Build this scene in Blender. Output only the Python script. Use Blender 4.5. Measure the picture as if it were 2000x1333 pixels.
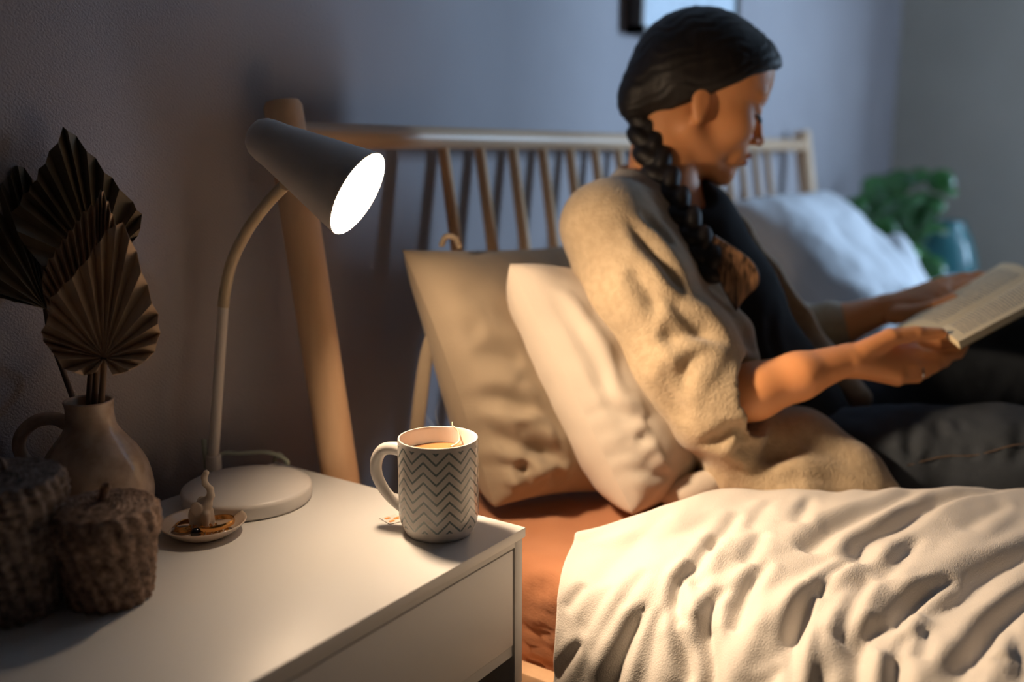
import bpy, math, random
import numpy as np
from mathutils import Vector, Matrix, noise as mn
random.seed(7); rng = np.random.default_rng(7)
for o in list(bpy.data.objects): bpy.data.objects.remove(o)
S = bpy.context.scene

# ------------------------------------------------------------------ camera
FPX = 1876.72; PITCH = math.radians(11.05); HD = math.radians(34.618)
CAM = np.array([0.0, 0.0, 0.95])
FW = np.array([math.cos(HD)*math.cos(PITCH), math.sin(HD)*math.cos(PITCH), -math.sin(PITCH)])
RT = np.array([math.sin(HD), -math.cos(HD), 0.0]); UP = np.cross(RT, FW)
FH = np.array([math.cos(HD), math.sin(HD), 0.0])
def P(x, y, d): return CAM + d*(FW + RT*(x-1000)/FPX + UP*(666.5-y)/FPX)   # measured point at distance d
def onz(x, y, z):
    r = P(x, y, 1)-CAM; return CAM + r*(z-CAM[2])/r[2]
def ony(x, y, Y):
    r = P(x, y, 1)-CAM; return CAM + r*(Y-CAM[1])/r[1]
cd = bpy.data.cameras.new('camera'); cam = bpy.data.objects.new('camera', cd); S.collection.objects.link(cam)
M = Matrix.Identity(4)
for i, v in enumerate((RT, UP, -FW)):
    for j in range(3): M[j][i] = v[j]
M.translation = Vector(CAM); cam.matrix_world = M
cd.sensor_width = 36; cd.lens = FPX/2000*36; cd.clip_start = 0.02
cd.dof.use_dof = True; cd.dof.focus_distance = 1.0; cd.dof.aperture_fstop = 1.9
S.camera = cam
# ------------------------------------------------------------------ light and exposure
WARM = (1.0, 0.73, 0.48); COOL = (0.50, 0.72, 1.0)
BULB = 335.0; WINDOW = 330.0; SKY = 0.1; BEAM = 20.0
S.view_settings.view_transform = 'Standard'; S.view_settings.look = 'None'
S.view_settings.gamma = 1; S.view_settings.use_curve_mapping = False
S.view_settings.exposure = 0.0
S.cycles.use_denoising = True
S.cycles.max_bounces = 6; S.cycles.diffuse_bounces = 4; S.cycles.sample_clamp_indirect = 4
W = bpy.data.worlds.new('world'); S.world = W; W.use_nodes = True
W.node_tree.nodes['Background'].inputs[0].default_value = (0.35, 0.5, 0.8, 1)
W.node_tree.nodes['Background'].inputs[1].default_value = SKY
WY0, WY1, WZ0, WZ1, RX = -2.05, -1.15, 0.80, 2.05, 3.98
ld = bpy.data.lights.new('window_daylight', 'AREA'); ld.shape = 'RECTANGLE'; ld.size = WY1-WY0; ld.size_y = WZ1-WZ0
ld.energy = WINDOW; ld.color = COOL
lo = bpy.data.objects.new('window_daylight', ld); S.collection.objects.link(lo)
lo.location = (RX+0.12, (WY0+WY1)/2, (WZ0+WZ1)/2); lo.rotation_euler = (math.pi/2, 0, math.pi/2)

# ------------------------------------------------------------------ helpers
def nm(*a): return np.array(a, float)
def unit(v): return v/np.linalg.norm(v)
def wloc(o):
    v = np.zeros(3)
    while o is not None: v = v+np.array(o.location); o = o.parent
    return v
def obj(name, V, F, mat, parent=None, smooth=True, uv=None, sharp=None):
    V = np.asarray(V, float)
    if parent is not None: V = V-wloc(parent)
    loc = None
    if parent is None:
        loc = np.array([(V[:, 0].min()+V[:, 0].max())/2, (V[:, 1].min()+V[:, 1].max())/2, V[:, 2].min()]); V = V-loc
    me = bpy.data.meshes.new(name); me.from_pydata(V.tolist(), [], [list(map(int, f)) for f in F] if not isinstance(F, np.ndarray) else F.tolist()); me.update()
    if uv is not None:
        ul = me.uv_layers.new(name='UVMap'); idx = np.empty(len(me.loops), int); me.loops.foreach_get('vertex_index', idx)
        ul.data.foreach_set('uv', np.asarray(uv, float)[idx].astype(np.float32).ravel())
    if smooth:
        if sharp: me.shade_smooth(); me.set_sharp_from_angle(angle=math.radians(sharp))
        else: me.shade_smooth()
    if mat: me.materials.append(mat)
    o = bpy.data.objects.new(name, me); S.collection.objects.link(o)
    if parent is not None: o.parent = parent
    if loc is not None: o.location = loc
    return o
def empty(name, loc):
    o = bpy.data.objects.new(name, None); o.empty_display_size = .02; o.location = loc; S.collection.objects.link(o); return o
def tag(o, label, cat, group=None, kind=None):
    o['label'] = label; o['category'] = cat
    if group: o['group'] = group
    if kind: o['kind'] = kind
    return o
def struct(o): o['kind'] = 'structure'; return o
def merge(*ms):
    V = []; F = []; n = 0
    for v, f in ms:
        V.append(np.asarray(v, float)); F += [[i+n for i in q] for q in f]; n += len(v)
    return np.vstack(V), F
def box(x0, x1, y0, y1, z0, z1, b=0.0):
    if b <= 0:
        V = [(x, y, z) for x in (x0, x1) for y in (y0, y1) for z in (z0, z1)]
        return np.array(V, float), [(0, 1, 3, 2), (4, 6, 7, 5), (0, 4, 5, 1), (2, 3, 7, 6), (0, 2, 6, 4), (1, 5, 7, 3)]
    import bmesh
    bm = bmesh.new(); bmesh.ops.create_cube(bm, size=1)
    for v in bm.verts: v.co = ((x0+x1)/2+v.co.x*(x1-x0), (y0+y1)/2+v.co.y*(y1-y0), (z0+z1)/2+v.co.z*(z1-z0))
    bmesh.ops.bevel(bm, geom=bm.edges[:], offset=b, segments=2, profile=.5, affect='EDGES')
    V = np.array([v.co[:] for v in bm.verts]); F = [[v.index for v in f.verts] for f in bm.faces]; bm.free(); return V, F
def grid_faces(n, m, closed_u=False, closed_v=False):
    F = []
    for i in range(n if closed_u else n-1):
        for j in range(m if closed_v else m-1):
            a = i*m+j; b = ((i+1) % n)*m+j; c = ((i+1) % n)*m+(j+1) % m; d = i*m+(j+1) % m; F.append((a, b, c, d))
    return F
def lathe(prof, c, seg=64, axis=None, rfun=None):
    """prof: (r, h) pairs; axis: direction; c: base point"""
    ax = unit(nm(*axis)) if axis is not None else nm(0, 0, 1)
    t = nm(1, 0, 0) if abs(ax[0]) < .9 else nm(0, 1, 0); e1 = unit(t-ax*(t@ax)); e2 = np.cross(ax, e1)
    V = []
    for k, (r, h) in enumerate(prof):
        for s in range(seg):
            a = 2*math.pi*s/seg; rr = r+(rfun(a, k, h) if rfun else 0)
            V.append(c+ax*h+(e1*math.cos(a)+e2*math.sin(a))*rr)
    F = grid_faces(len(prof), seg, False, True)
    F = [tuple(reversed(f)) for f in F]
    return np.array(V), F
def spline(pts, n):
    p = np.asarray(pts, float); m = len(p)
    q = np.vstack([2*p[0]-p[1], p, 2*p[-1]-p[-2]]); out = []
    for k in range(n):
        t = k/(n-1)*(m-1); i = min(int(t), m-2); u = t-i
        a, b, c, d = q[i], q[i+1], q[i+2], q[i+3]
        out.append(.5*((2*b)+(c-a)*u+(2*a-5*b+4*c-d)*u*u+(3*b-a-3*c+d)*u**3))
    return np.array(out)
def tube(pts, rad, seg=16, n=None, flat=1.0, flatdir=None, cap=True, smooth=True):
    pts = np.asarray(pts, float); rad = np.asarray(rad if np.ndim(rad) else [rad]*len(pts), float)
    if n: 
        q = spline(np.hstack([pts, rad[:, None]]), n); pts = q[:, :3]; rad = q[:, 3]
    T = np.gradient(pts, axis=0); T /= np.linalg.norm(T, axis=1)[:, None]
    ref = nm(0, 0, 1) if abs(T[0][2]) < .9 else nm(1, 0, 0)
    if flatdir is not None: ref = unit(nm(*flatdir))
    V = []
    e = None
    for p, t, r in zip(pts, T, rad):
        if e is None or flatdir is not None: e = ref
        e = unit(e-t*(e@t)); f = np.cross(t, e)
        for s in range(seg):
            a = 2*math.pi*s/seg; V.append(p+r*(e*math.cos(a)*flat+f*math.sin(a)))
    F = grid_faces(len(pts), seg, False, True)
    if cap:
        k = len(V); V.append(pts[0]); V.append(pts[-1]); b = (len(pts)-1)*seg
        for s in range(seg):
            F.append((k, (s+1) % seg, s)); F.append((k+1, b+s, b+(s+1) % seg))
    return np.array(V), [tuple(reversed(f)) for f in F]
def sphere(c, r, seg=24, rings=12, rot=None):
    r = nm(*r) if np.ndim(r) else nm(r, r, r); V = []; 
    for i in range(rings+1):
        th = math.pi*i/rings
        for s in range(seg):
            a = 2*math.pi*s/seg; p = nm(math.sin(th)*math.cos(a), math.sin(th)*math.sin(a), math.cos(th))*r
            if rot is not None: p = rot@p
            V.append(c+p)
    return np.array(V), [tuple(reversed(f)) for f in grid_faces(rings+1, seg, False, True)][::-1]
def fbm(V, sc, oc=3, off=0.0):
    return np.array([mn.fractal(Vector((v[0]*sc+off, v[1]*sc+off*.7, v[2]*sc)), 1.0, 2.0, oc) for v in V])
def seg_dist(V, pl):
    """distance from points V to polyline pl, plus position along it 0..1"""
    best = np.full(len(V), 1e9); tt = np.zeros(len(V)); n = len(pl)-1
    for i in range(n):
        a = pl[i]; b = pl[i+1]; ab = b-a; t = np.clip(((V-a)@ab)/(ab@ab+1e-12), 0, 1)
        d = np.linalg.norm(V-(a+t[:, None]*ab), axis=1); m = d < best; best[m] = d[m]; tt[m] = (i+t[m])/n
    return best, tt
def folds(V, N, lines, rf=.5, soft=False):
    """each line: (points, depth, width): a valley with raised shoulders, fading at its ends"""
    disp = np.zeros(len(V))
    for pl, dep, w in lines:
        pl = spline(pl, max(2, len(pl)*4)) if len(pl) > 2 else np.asarray(pl, float)
        d, t = seg_dist(V, pl); e = np.clip(np.minimum(t, 1-t)*3.2+.06, 0, 1); e = e*e*(3-2*e); w0 = w; w = w*(.45+.55*e)
        if soft:
            q = t/max(1e-9, t.max()); e = np.clip(q*2.6, 0, 1)*np.clip((1-q)*4+.15, 0, 1); e = e*e*(3-2*e); w = w0*(.50+.55*q)
        g = -np.exp(-np.abs(d/w)**1.7)+rf*np.exp(-((d-1.9*w)/(1.1*w))**2)
        disp += dep*e*g
    return V+N*disp[:, None]
def grid_normals(G):
    du = np.gradient(G, axis=0); dv = np.gradient(G, axis=1); n = np.cross(du, dv); l = np.linalg.norm(n, axis=2, keepdims=True); return n/np.maximum(l, 1e-12)
# ---- signed distance modelling (one continuous surface out of many blended volumes)
class SDF:
    def __init__(s, lo, hi, h):
        s.lo = nm(*lo); s.h = h; s.n = np.ceil((nm(*hi)-s.lo)/h).astype(int)+1
        s.D = np.full(s.n, .05, np.float32)
    def sub(s, lo, hi):
        a = np.clip(((lo-s.lo)/s.h).astype(int), 0, s.n-1); b = np.clip(((hi-s.lo)/s.h).astype(int)+2, 1, s.n)
        if (b <= a).any(): return None
        ax = [(s.lo[i]+s.h*np.arange(a[i], b[i])).astype(np.float32) for i in range(3)]
        X = np.stack(np.meshgrid(*ax, indexing='ij'), -1); return (slice(a[0], b[0]), slice(a[1], b[1]), slice(a[2], b[2])), X
    def put(s, sl, d, k, op):
        D = s.D[sl]
        if op == 'u': 
            hh = np.clip(.5+.5*(D-d)/k, 0, 1); s.D[sl] = D*(1-hh)+d*hh-k*hh*(1-hh)
        else:
            d = -d; hh = np.clip(.5-.5*(D-d)/k, 0, 1); s.D[sl] = D*(1-hh)+d*hh+k*hh*(1-hh)
    def cone(s, a, b, ra, rb, k=.012, op='u'):
        a = nm(*a); b = nm(*b); m = max(ra, rb)+.04+k; r = s.sub(np.minimum(a, b)-m, np.maximum(a, b)+m)
        if r is None: return
        sl, X = r; ab = (b-a).astype(np.float32); t = np.clip(((X-a.astype(np.float32))@ab)/(ab@ab), 0, 1)
        d = np.linalg.norm(X-(a.astype(np.float32)+t[..., None]*ab), axis=-1)-(ra+(rb-ra)*t); s.put(sl, d.astype(np.float32), k, op)
    def chain(s, pts, rad, k=.012, op='u'):
        for i in range(len(pts)-1): s.cone(pts[i], pts[i+1], rad[i], rad[i+1], k, op)
    def ell(s, c, r, R=None, k=.012, op='u'):
        c = nm(*c); r = nm(*r); R = np.eye(3) if R is None else R; m = r.max()+.04+k; q = s.sub(c-m, c+m)
        if q is None: return
        sl, X = q; L = ((X-c)@R)/r; kk = np.linalg.norm(L, axis=-1); k1 = np.linalg.norm(L/r, axis=-1)+1e-9
        s.put(sl, (kk*(kk-1)/k1).astype(np.float32), k, op)
    def cut(s, fn, k=.008):
        sl, X = s.sub(s.lo, s.lo+s.n*s.h); s.put(sl, fn(X).astype(np.float32), k, 's')
    def mesh(s):
        D = s.D.copy(); D[0] = D[-1] = .05; D[:, 0] = D[:, -1] = .05; D[:, :, 0] = D[:, :, -1] = .05
        I = D < 0; n = np.array(D.shape); c = np.zeros(n-1, int)
        cr = [(i, j, k) for i in (0, 1) for j in (0, 1) for k in (0, 1)]
        for i, j, k in cr: c += I[i:n[0]-1+i, j:n[1]-1+j, k:n[2]-1+k]
        cells = np.argwhere((c > 0) & (c < 8)); idx = -np.ones(n-1, int); idx[tuple(cells.T)] = np.arange(len(cells))
        acc = np.zeros((len(cells), 3)); cnt = np.zeros(len(cells))
        for p in range(8):
            for ax in range(3):
                if cr[p][ax] == 1: continue
                a = cells+np.array(cr[p]); b = a.copy(); b[:, ax] += 1
                da = D[tuple(a.T)]; db = D[tuple(b.T)]; m = (da < 0) != (db < 0)
                t = np.where(m, da/(da-db+1e-12), 0); q = a.astype(float); q[:, ax] += t
                acc[m] += q[m]; cnt[m] += 1
        V = s.lo+s.h*acc/cnt[:, None]; F = []
        for ax in range(3):
            sh = [slice(1, -1)]*3; A = D[tuple(slice(1, n[i]-1) for i in range(3))]
            lo_ = [slice(1, n[i]-1) for i in range(3)]; hi_ = list(lo_); lo_[ax] = slice(1, n[ax]-2); hi_[ax] = slice(2, n[ax]-1)
            a = I[tuple(lo_)]; b = I[tuple(hi_)]; e = np.argwhere(a != b); sg = a[tuple(e.T)]; e = e+1
            u, v = (ax+1) % 3, (ax+2) % 3
            def cc(du, dv):
                q = e.copy(); q[:, u] += du; q[:, v] += dv; return idx[tuple(q.T)]
            f = np.stack([cc(-1, -1), cc(0, -1), cc(0, 0), cc(-1, 0)], 1); f[~sg] = f[~sg][:, ::-1]; F.append(f)
        return V, np.vstack(F)
def biggest(V, F):
    lab = np.arange(len(V))
    while True:
        m = lab[F].min(1); new = lab.copy()
        for i in range(4): np.minimum.at(new, F[:, i], m)
        new = new[new]
        if (new == lab).all(): break
        lab = new
    u, c = np.unique(lab, return_counts=True); keep = lab == u[np.argmax(c)]; idx = np.cumsum(keep)-1
    print('pieces', c.tolist()); F = F[keep[F[:, 0]]]; return V[keep], idx[F]
def vnormals(V, F):
    F = np.asarray(F); n = np.cross(V[F[:, 2]]-V[F[:, 0]], V[F[:, 3]]-V[F[:, 1]]); N = np.zeros_like(V)
    for i in range(4): np.add.at(N, F[:, i], n)
    return N/np.maximum(np.linalg.norm(N, axis=1), 1e-12)[:, None]
def relax(V, F, it=3, lam=.5):
    F = np.asarray(F); 
    for _ in range(it):
        A = np.zeros_like(V); c = np.zeros(len(V))
        for i in range(4):
            for j in ((i+1) % 4, (i+3) % 4): np.add.at(A, F[:, i], V[F[:, j]]); np.add.at(c, F[:, i], 1)
        V = V+(A/np.maximum(c, 1)[:, None]-V)*lam
    return V

# ------------------------------------------------------------------ materials
def mat(name, col, rough=.6, col2=None, scale=20, bump=0, bscale=200, metal=0, spec=.5, sheen=0, detail=3, sub=0, coat=0, stretch=None, contrast=(.35, .65)):
    m = bpy.data.materials.new(name); m.use_nodes = True; nt = m.node_tree; b = nt.nodes['Principled BSDF']
    b.inputs['Roughness'].default_value = rough; b.inputs['Metallic'].default_value = metal
    b.inputs['Specular IOR Level'].default_value = spec; b.inputs['Base Color'].default_value = (*col, 1)
    if sheen: b.inputs['Sheen Weight'].default_value = sheen
    if coat: b.inputs['Coat Weight'].default_value = coat
    if sub: b.inputs['Subsurface Weight'].default_value = sub; b.inputs['Subsurface Radius'].default_value = (.012, .005, .003); b.inputs['Subsurface Scale'].default_value = 1
    tc = nt.nodes.new('ShaderNodeTexCoord'); mp = nt.nodes.new('ShaderNodeMapping'); nt.links.new(tc.outputs['Object'], mp.inputs[0])
    if stretch: mp.inputs['Scale'].default_value = stretch
    if col2 is None: col2 = tuple(c*.86 for c in col)
    n = nt.nodes.new('ShaderNodeTexNoise'); n.inputs['Scale'].default_value = scale; n.inputs['Detail'].default_value = detail
    nt.links.new(mp.outputs[0], n.inputs['Vector'])
    r = nt.nodes.new('ShaderNodeValToRGB'); r.color_ramp.elements[0].position = contrast[0]; r.color_ramp.elements[1].position = contrast[1]
    r.color_ramp.elements[0].color = (*col2, 1); r.color_ramp.elements[1].color = (*col, 1)
    nt.links.new(n.outputs[0], r.inputs[0]); nt.links.new(r.outputs[0], b.inputs['Base Color'])
    if bump:
        n2 = nt.nodes.new('ShaderNodeTexNoise'); n2.inputs['Scale'].default_value = bscale; n2.inputs['Detail'].default_value = 2
        nt.links.new(mp.outputs[0], n2.inputs['Vector'])
        bp = nt.nodes.new('ShaderNodeBump'); bp.inputs['Strength'].default_value = bump; bp.inputs['Distance'].default_value = .002
        nt.links.new(n2.outputs[0], bp.inputs['Height']); nt.links.new(bp.outputs[0], b.inputs['Normal'])
    return m
def emis(name, col, st):
    m = bpy.data.materials.new(name); m.use_nodes = True; b = m.node_tree.nodes['Principled BSDF']
    b.inputs['Base Color'].default_value = (*col, 1); b.inputs['Emission Color'].default_value = (*col, 1); b.inputs['Emission Strength'].default_value = st; return m
M_wall = mat('wallpaper', (.41, .385, .405), .85, (.37, .345, .365), 3, .55, 420)
def weave_bump(m, s1=900):
    nt = m.node_tree; b = nt.nodes['Principled BSDF']; tc = nt.nodes['Texture Coordinate']
    w = nt.nodes.new('ShaderNodeTexWave'); w.inputs['Scale'].default_value = 110; w.inputs['Distortion'].default_value = 6; w.bands_direction = 'DIAGONAL'
    w.inputs['Detail'].default_value = 3; w.inputs['Detail Scale'].default_value = 3
    nt.links.new(tc.outputs['Object'], w.inputs['Vector'])
    bp = nt.nodes.new('ShaderNodeBump'); bp.inputs['Strength'].default_value = .2; bp.inputs['Distance'].default_value = .001
    old = b.inputs['Normal'].links[0].from_socket; nt.links.new(old, bp.inputs['Normal']); nt.links.new(w.outputs['Fac'], bp.inputs['Height']); nt.links.new(bp.outputs[0], b.inputs['Normal'])
weave_bump(M_wall)
M_wallr = mat('warm_grey_wallpaper', (.52, .475, .40), .85, (.47, .43, .36), 3, .5, 420)
M_dim = mat('dark_wall_paint', (.16, .155, .16), .9)
M_ceil = mat('ceiling_paint', (.6, .6, .6), .9); M_floor = mat('floor_wood', (.28, .18, .11), .5, (.2, .12, .07), 6, .1, 60, stretch=(1, 12, 1))
M_white = mat('white_lacquer', (.80, .79, .77), .42, (.78, .77, .75), 4, .03, 500)
M_dark = mat('dark_shelf', (.05, .055, .055), .6)
M_lamp = mat('lamp_paint', (.80, .76, .72), .38, (.78, .74, .70), 5)
M_shadein = mat('shade_lining', (.9, .88, .84), .6)
M_bulb = emis('bulb_glow', WARM, BULB)
M_cord = mat('cord_fabric', (.55, .62, .52), .6)
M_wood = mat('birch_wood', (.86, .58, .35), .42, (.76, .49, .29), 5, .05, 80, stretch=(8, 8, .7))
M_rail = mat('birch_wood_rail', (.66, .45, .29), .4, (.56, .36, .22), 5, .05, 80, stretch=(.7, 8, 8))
M_sheet = mat('terracotta_linen', (.52, .22, .10), .85, (.44, .18, .08), 9, .25, 500, sheen=.2)
M_duvet = mat('cream_cotton', (.74, .69, .63), .85, (.71, .66, .60), 9, .35, 600, sheen=.2)
M_bluew = mat('white_cotton', (.66, .66, .68), .85, (.62, .62, .64), 6, .2, 400)
M_grey = mat('sand_linen', (.37, .29, .20), .85, (.335, .26, .18), 9, .3, 500, sheen=.15)
M_pwhite = mat('ivory_cotton', (.64, .56, .47), .85, (.60, .52, .435), 9, .25, 450, sheen=.15)
M_knit = mat('beige_knit', (.50, .385, .25), .95, (.43, .325, .205), 90, .8, 320, sheen=.4)
M_skin = mat('skin', (.88, .395, .165), .48, (.83, .36, .145), 12, .05, 300, sub=.15)
M_hair = mat('dark_brown_hair', (.014, .009, .007), .55, (.006, .004, .004), 30, .3, 60, stretch=(3, 3, 1))
M_ombre = mat('light_brown_hair_ends', (.45, .24, .12), .5, (.06, .035, .02), 55, .6, 60, stretch=(4, 4, .4))
M_top = mat('black_jersey', (.007, .008, .012), .9, (.004, .005, .008), 10, .2, 300)
M_jean = mat('grey_blue_denim', (.036, .046, .062), .85, (.024, .032, .044), 14, .4, 500)
M_paper = mat('cream_paper', (.72, .62, .44), .8, (.68, .58, .40), 6)
M_cover = mat('book_cover', (.55, .42, .22), .6)
M_lip = mat('lips', (.40, .10, .07), .45)
M_ceram = mat('mug_porcelain_plain', (.80, .76, .72), .16, (.79, .75, .71), 4, coat=.3)
M_tea = mat('milky_tea', (.42, .19, .07), .12, (.40, .18, .065), 8)
M_vase = mat('speckled_stoneware', (.64, .49, .38), .20, (.44, .32, .23), 45, .12, 60, coat=.25)
M_wick = mat('wicker', (.58, .39, .28), .65, (.10, .055, .038), 150, .5, 300, contrast=(.3, .7))
M_wick2 = mat('wicker_greyed', (.46, .36, .30), .65, (.07, .045, .036), 130, .5, 300, contrast=(.3, .7))
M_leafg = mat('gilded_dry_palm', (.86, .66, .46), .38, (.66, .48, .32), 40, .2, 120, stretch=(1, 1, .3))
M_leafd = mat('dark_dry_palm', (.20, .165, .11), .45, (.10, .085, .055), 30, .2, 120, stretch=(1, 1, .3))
M_stem = mat('dry_stem', (.16, .10, .06), .7, (.09, .055, .035), 60, stretch=(1, 1, .2))
M_dish = mat('glazed_dish', (.66, .52, .40), .2, (.63, .49, .37), 10, coat=.5)
M_eleph = mat('matt_porcelain', (.66, .56, .46), .4)
M_gold = mat('gold', (.80, .45, .16), .18, (.75, .4, .14), 30, metal=1)
M_bead = mat('black_bead', (.006, .006, .009), .1)
M_pearl = mat('pearl', (.62, .52, .45), .2, coat=.6)
M_plant = mat('pilea_leaf', (.045, .20, .035), .35, (.015, .085, .018), 12, coat=.3)
M_teal = mat('teal_glaze', (.07, .25, .28), .25, (.05, .19, .22), 8, coat=.4)
M_aqua = mat('aqua_glaze', (.30, .56, .55), .18, (.22, .46, .45), 8, coat=.6)
M_frame = mat('dark_frame_wood', (.085, .06, .045), .5); M_mount = mat('picture_mount', (.62, .70, .78), .6)
M_frface = mat('pale_frame_edge', (.30, .28, .27), .5)
M_orange = mat('orange_print', (.75, .28, .06), .6); M_string = mat('cotton_string', (.85, .74, .52), .7)
M_silver = mat('silver', (.75, .75, .75), .2, metal=1)

def chevron_mat():
    m = bpy.data.materials.new('mug_chevron_porcelain'); m.use_nodes = True; nt = m.node_tree; L = nt.links.new; b = nt.nodes['Principled BSDF']
    b.inputs['Roughness'].default_value = .17; b.inputs['Coat Weight'].default_value = .3
    uv = nt.nodes.new('ShaderNodeTexCoord'); sp = nt.nodes.new('ShaderNodeSeparateXYZ'); L(uv.outputs['UV'], sp.inputs[0])
    def mth(op, a, c=None, d=None):
        n = nt.nodes.new('ShaderNodeMath'); n.operation = op
        for i, x in enumerate((a, c, d)):
            if x is None: continue
            if isinstance(x, (int, float)): n.inputs[i].default_value = x
            else: L(x, n.inputs[i])
        return n.outputs[0]
    tri = mth('PINGPONG', mth('MULTIPLY', sp.outputs[0], 10.0), .5)        # 0..0.5
    v = mth('MULTIPLY', sp.outputs[1], 9.8)                                # rows
    ph = mth('FRACT', mth('ADD', mth('SUBTRACT', v, mth('MULTIPLY', tri, 2.5)), 40.0))
    ln = mth('LESS_THAN', ph, .27)
    inb = mth('MULTIPLY', mth('GREATER_THAN', sp.outputs[1], .115), mth('LESS_THAN', sp.outputs[1], .955))
    fac = mth('MULTIPLY', ln, inb)
    nz = nt.nodes.new('ShaderNodeTexNoise'); nz.inputs['Scale'].default_value = 600; L(uv.outputs['Object'], nz.inputs['Vector'])
    fac = mth('MULTIPLY', fac, mth('MULTIPLY_ADD', nz.outputs[0], .5, .6))
    mx = nt.nodes.new('ShaderNodeMix'); mx.data_type = 'RGBA'; L(fac, mx.inputs[0]); mx.inputs[6].default_value = (.78, .73, .68, 1); mx.inputs[7].default_value = (.07, .125, .135, 1)
    L(mx.outputs[2], b.inputs['Base Color']); return m
M_chev = chevron_mat()
def page_mat():
    m = mat('printed_page', (.93, .80, .54), .8, (.89, .76, .50)); nt = m.node_tree; L = nt.links.new; b = nt.nodes['Principled BSDF']
    uv = nt.nodes.new('ShaderNodeTexCoord'); sp = nt.nodes.new('ShaderNodeSeparateXYZ'); L(uv.outputs['UV'], sp.inputs[0])
    def mth(op, a, c=None):
        n = nt.nodes.new('ShaderNodeMath'); n.operation = op
        for i, x in enumerate((a, c)):
            if x is None: continue
            if isinstance(x, (int, float)): n.inputs[i].default_value = x
            else: L(x, n.inputs[i])
        return n.outputs[0]
    row = mth('LESS_THAN', mth('FRACT', mth('MULTIPLY', sp.outputs[1], 34)), .42)
    mp = nt.nodes.new('ShaderNodeMapping'); mp.inputs['Scale'].default_value = (60, 34, 1); L(uv.outputs['UV'], mp.inputs[0])
    nz = nt.nodes.new('ShaderNodeTexNoise'); nz.inputs['Scale'].default_value = 1.3; L(mp.outputs[0], nz.inputs['Vector'])
    k = mth('MULTIPLY', row, mth('GREATER_THAN', nz.outputs[0], .44))
    for ax, a, c in ((0, .13, .87), (1, .09, .91)): k = mth('MULTIPLY', k, mth('MULTIPLY', mth('GREATER_THAN', sp.outputs[ax], a), mth('LESS_THAN', sp.outputs[ax], c)))
    old = b.inputs['Base Color'].links[0].from_socket
    mx = nt.nodes.new('ShaderNodeMix'); mx.data_type = 'RGBA'; L(k, mx.inputs[0]); L(old, mx.inputs[6]); mx.inputs[7].default_value = (.16, .14, .12, 1); L(mx.outputs[2], b.inputs['Base Color']); return m
M_page = page_mat()

# ------------------------------------------------------------------ room
WALL = 0.95; LX, BY, CZ = -1.6, -3.0, 2.45
struct(obj('floor', *box(LX, RX, BY, WALL, -.1, 0), M_floor, smooth=False))
struct(obj('ceiling', *box(LX, RX, BY, WALL, CZ, CZ+.1), M_ceil, smooth=False))
struct(obj('wall_back', *box(LX-.1, RX+.1, WALL, WALL+.1, 0, CZ), M_wall, smooth=False))
struct(obj('wall_left', *box(LX-.1, LX, BY, WALL, 0, CZ), M_dim, smooth=False))
struct(obj('wall_front', *box(LX-.1, RX+.1, BY-.1, BY, 0, CZ), M_dim, smooth=False))
struct(obj('wall_right', *merge(box(RX, RX+.1, WY1, WALL, 0, CZ), box(RX, RX+.1, BY, WY0, 0, CZ), box(RX, RX+.1, WY0, WY1, 0, WZ0), box(RX, RX+.1, WY0, WY1, WZ1, CZ)), M_wallr, smooth=False))
struct(obj('wall_light_blocker', *box(2.84, 2.94, BY, -.60, 0, CZ), M_dim, smooth=False))  # added out-of-view partition, keeps window daylight off the left part of the back wall
wy = (WY0+WY1)/2
struct(obj('window_1', *merge(box(RX-.02, RX+.04, WY0, WY0+.05, WZ0, WZ1), box(RX-.02, RX+.04, WY1-.05, WY1, WZ0, WZ1), box(RX-.02, RX+.04, WY0, WY1, WZ0, WZ0+.05),
    box(RX-.02, RX+.04, WY0, WY1, WZ1-.05, WZ1), box(RX-.01, RX+.03, wy-.02, wy+.02, WZ0, WZ1)), M_white, smooth=False))
struct(obj('baseboard_back', *box(LX, RX, WALL-.015, WALL, 0, .08), M_white, smooth=False))
struct(obj('baseboard_right', *box(RX-.015, RX, BY, WALL-.015, 0, .08), M_white, smooth=False))

# ------------------------------------------------------------------ nightstand
ZT = .565; NX0, NX1, NY0, NY1 = -.02, .792, .529, .912
ns = empty('nightstand', ((NX0+NX1)/2, (NY0+NY1)/2, 0))
tag(ns, 'white lacquered bedside table with one drawer above an open shelf', 'nightstand')
obj('table_top', *box(NX0, NX1, NY0, NY1, ZT-.011, ZT, .0012), M_white, ns, sharp=40)
c1 = NX1-.005
carc = merge(box(c1-.014, c1, NY0+.001, NY1-.002, 0, ZT-.011, .0008), box(NX0+.005, NX0+.019, NY0+.001, NY1-.002, 0, ZT-.011, .0008),
    box(NX0+.019, c1-.014, NY0+.001, NY0+.02, ZT-.0165, ZT-.011), box(NX0+.019, c1-.014, NY0+.004, NY1-.002, .425, .437))
obj('carcass', *carc, M_white, ns, sharp=40)
obj('back_panel', *box(NX0+.019, c1-.014, NY1-.012, NY1-.004, .1, .425), M_dark, ns, smooth=False)
obj('bottom_shelf', *box(NX0+.019, c1-.014, NY0+.004, NY1-.012, .10, .114), M_dark, ns, smooth=False)
obj('drawer', *box(NX0+.021, c1-.0165, NY0+.0015, NY0+.017, .439, ZT-.0185, .001), M_white, ns, sharp=40)

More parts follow.
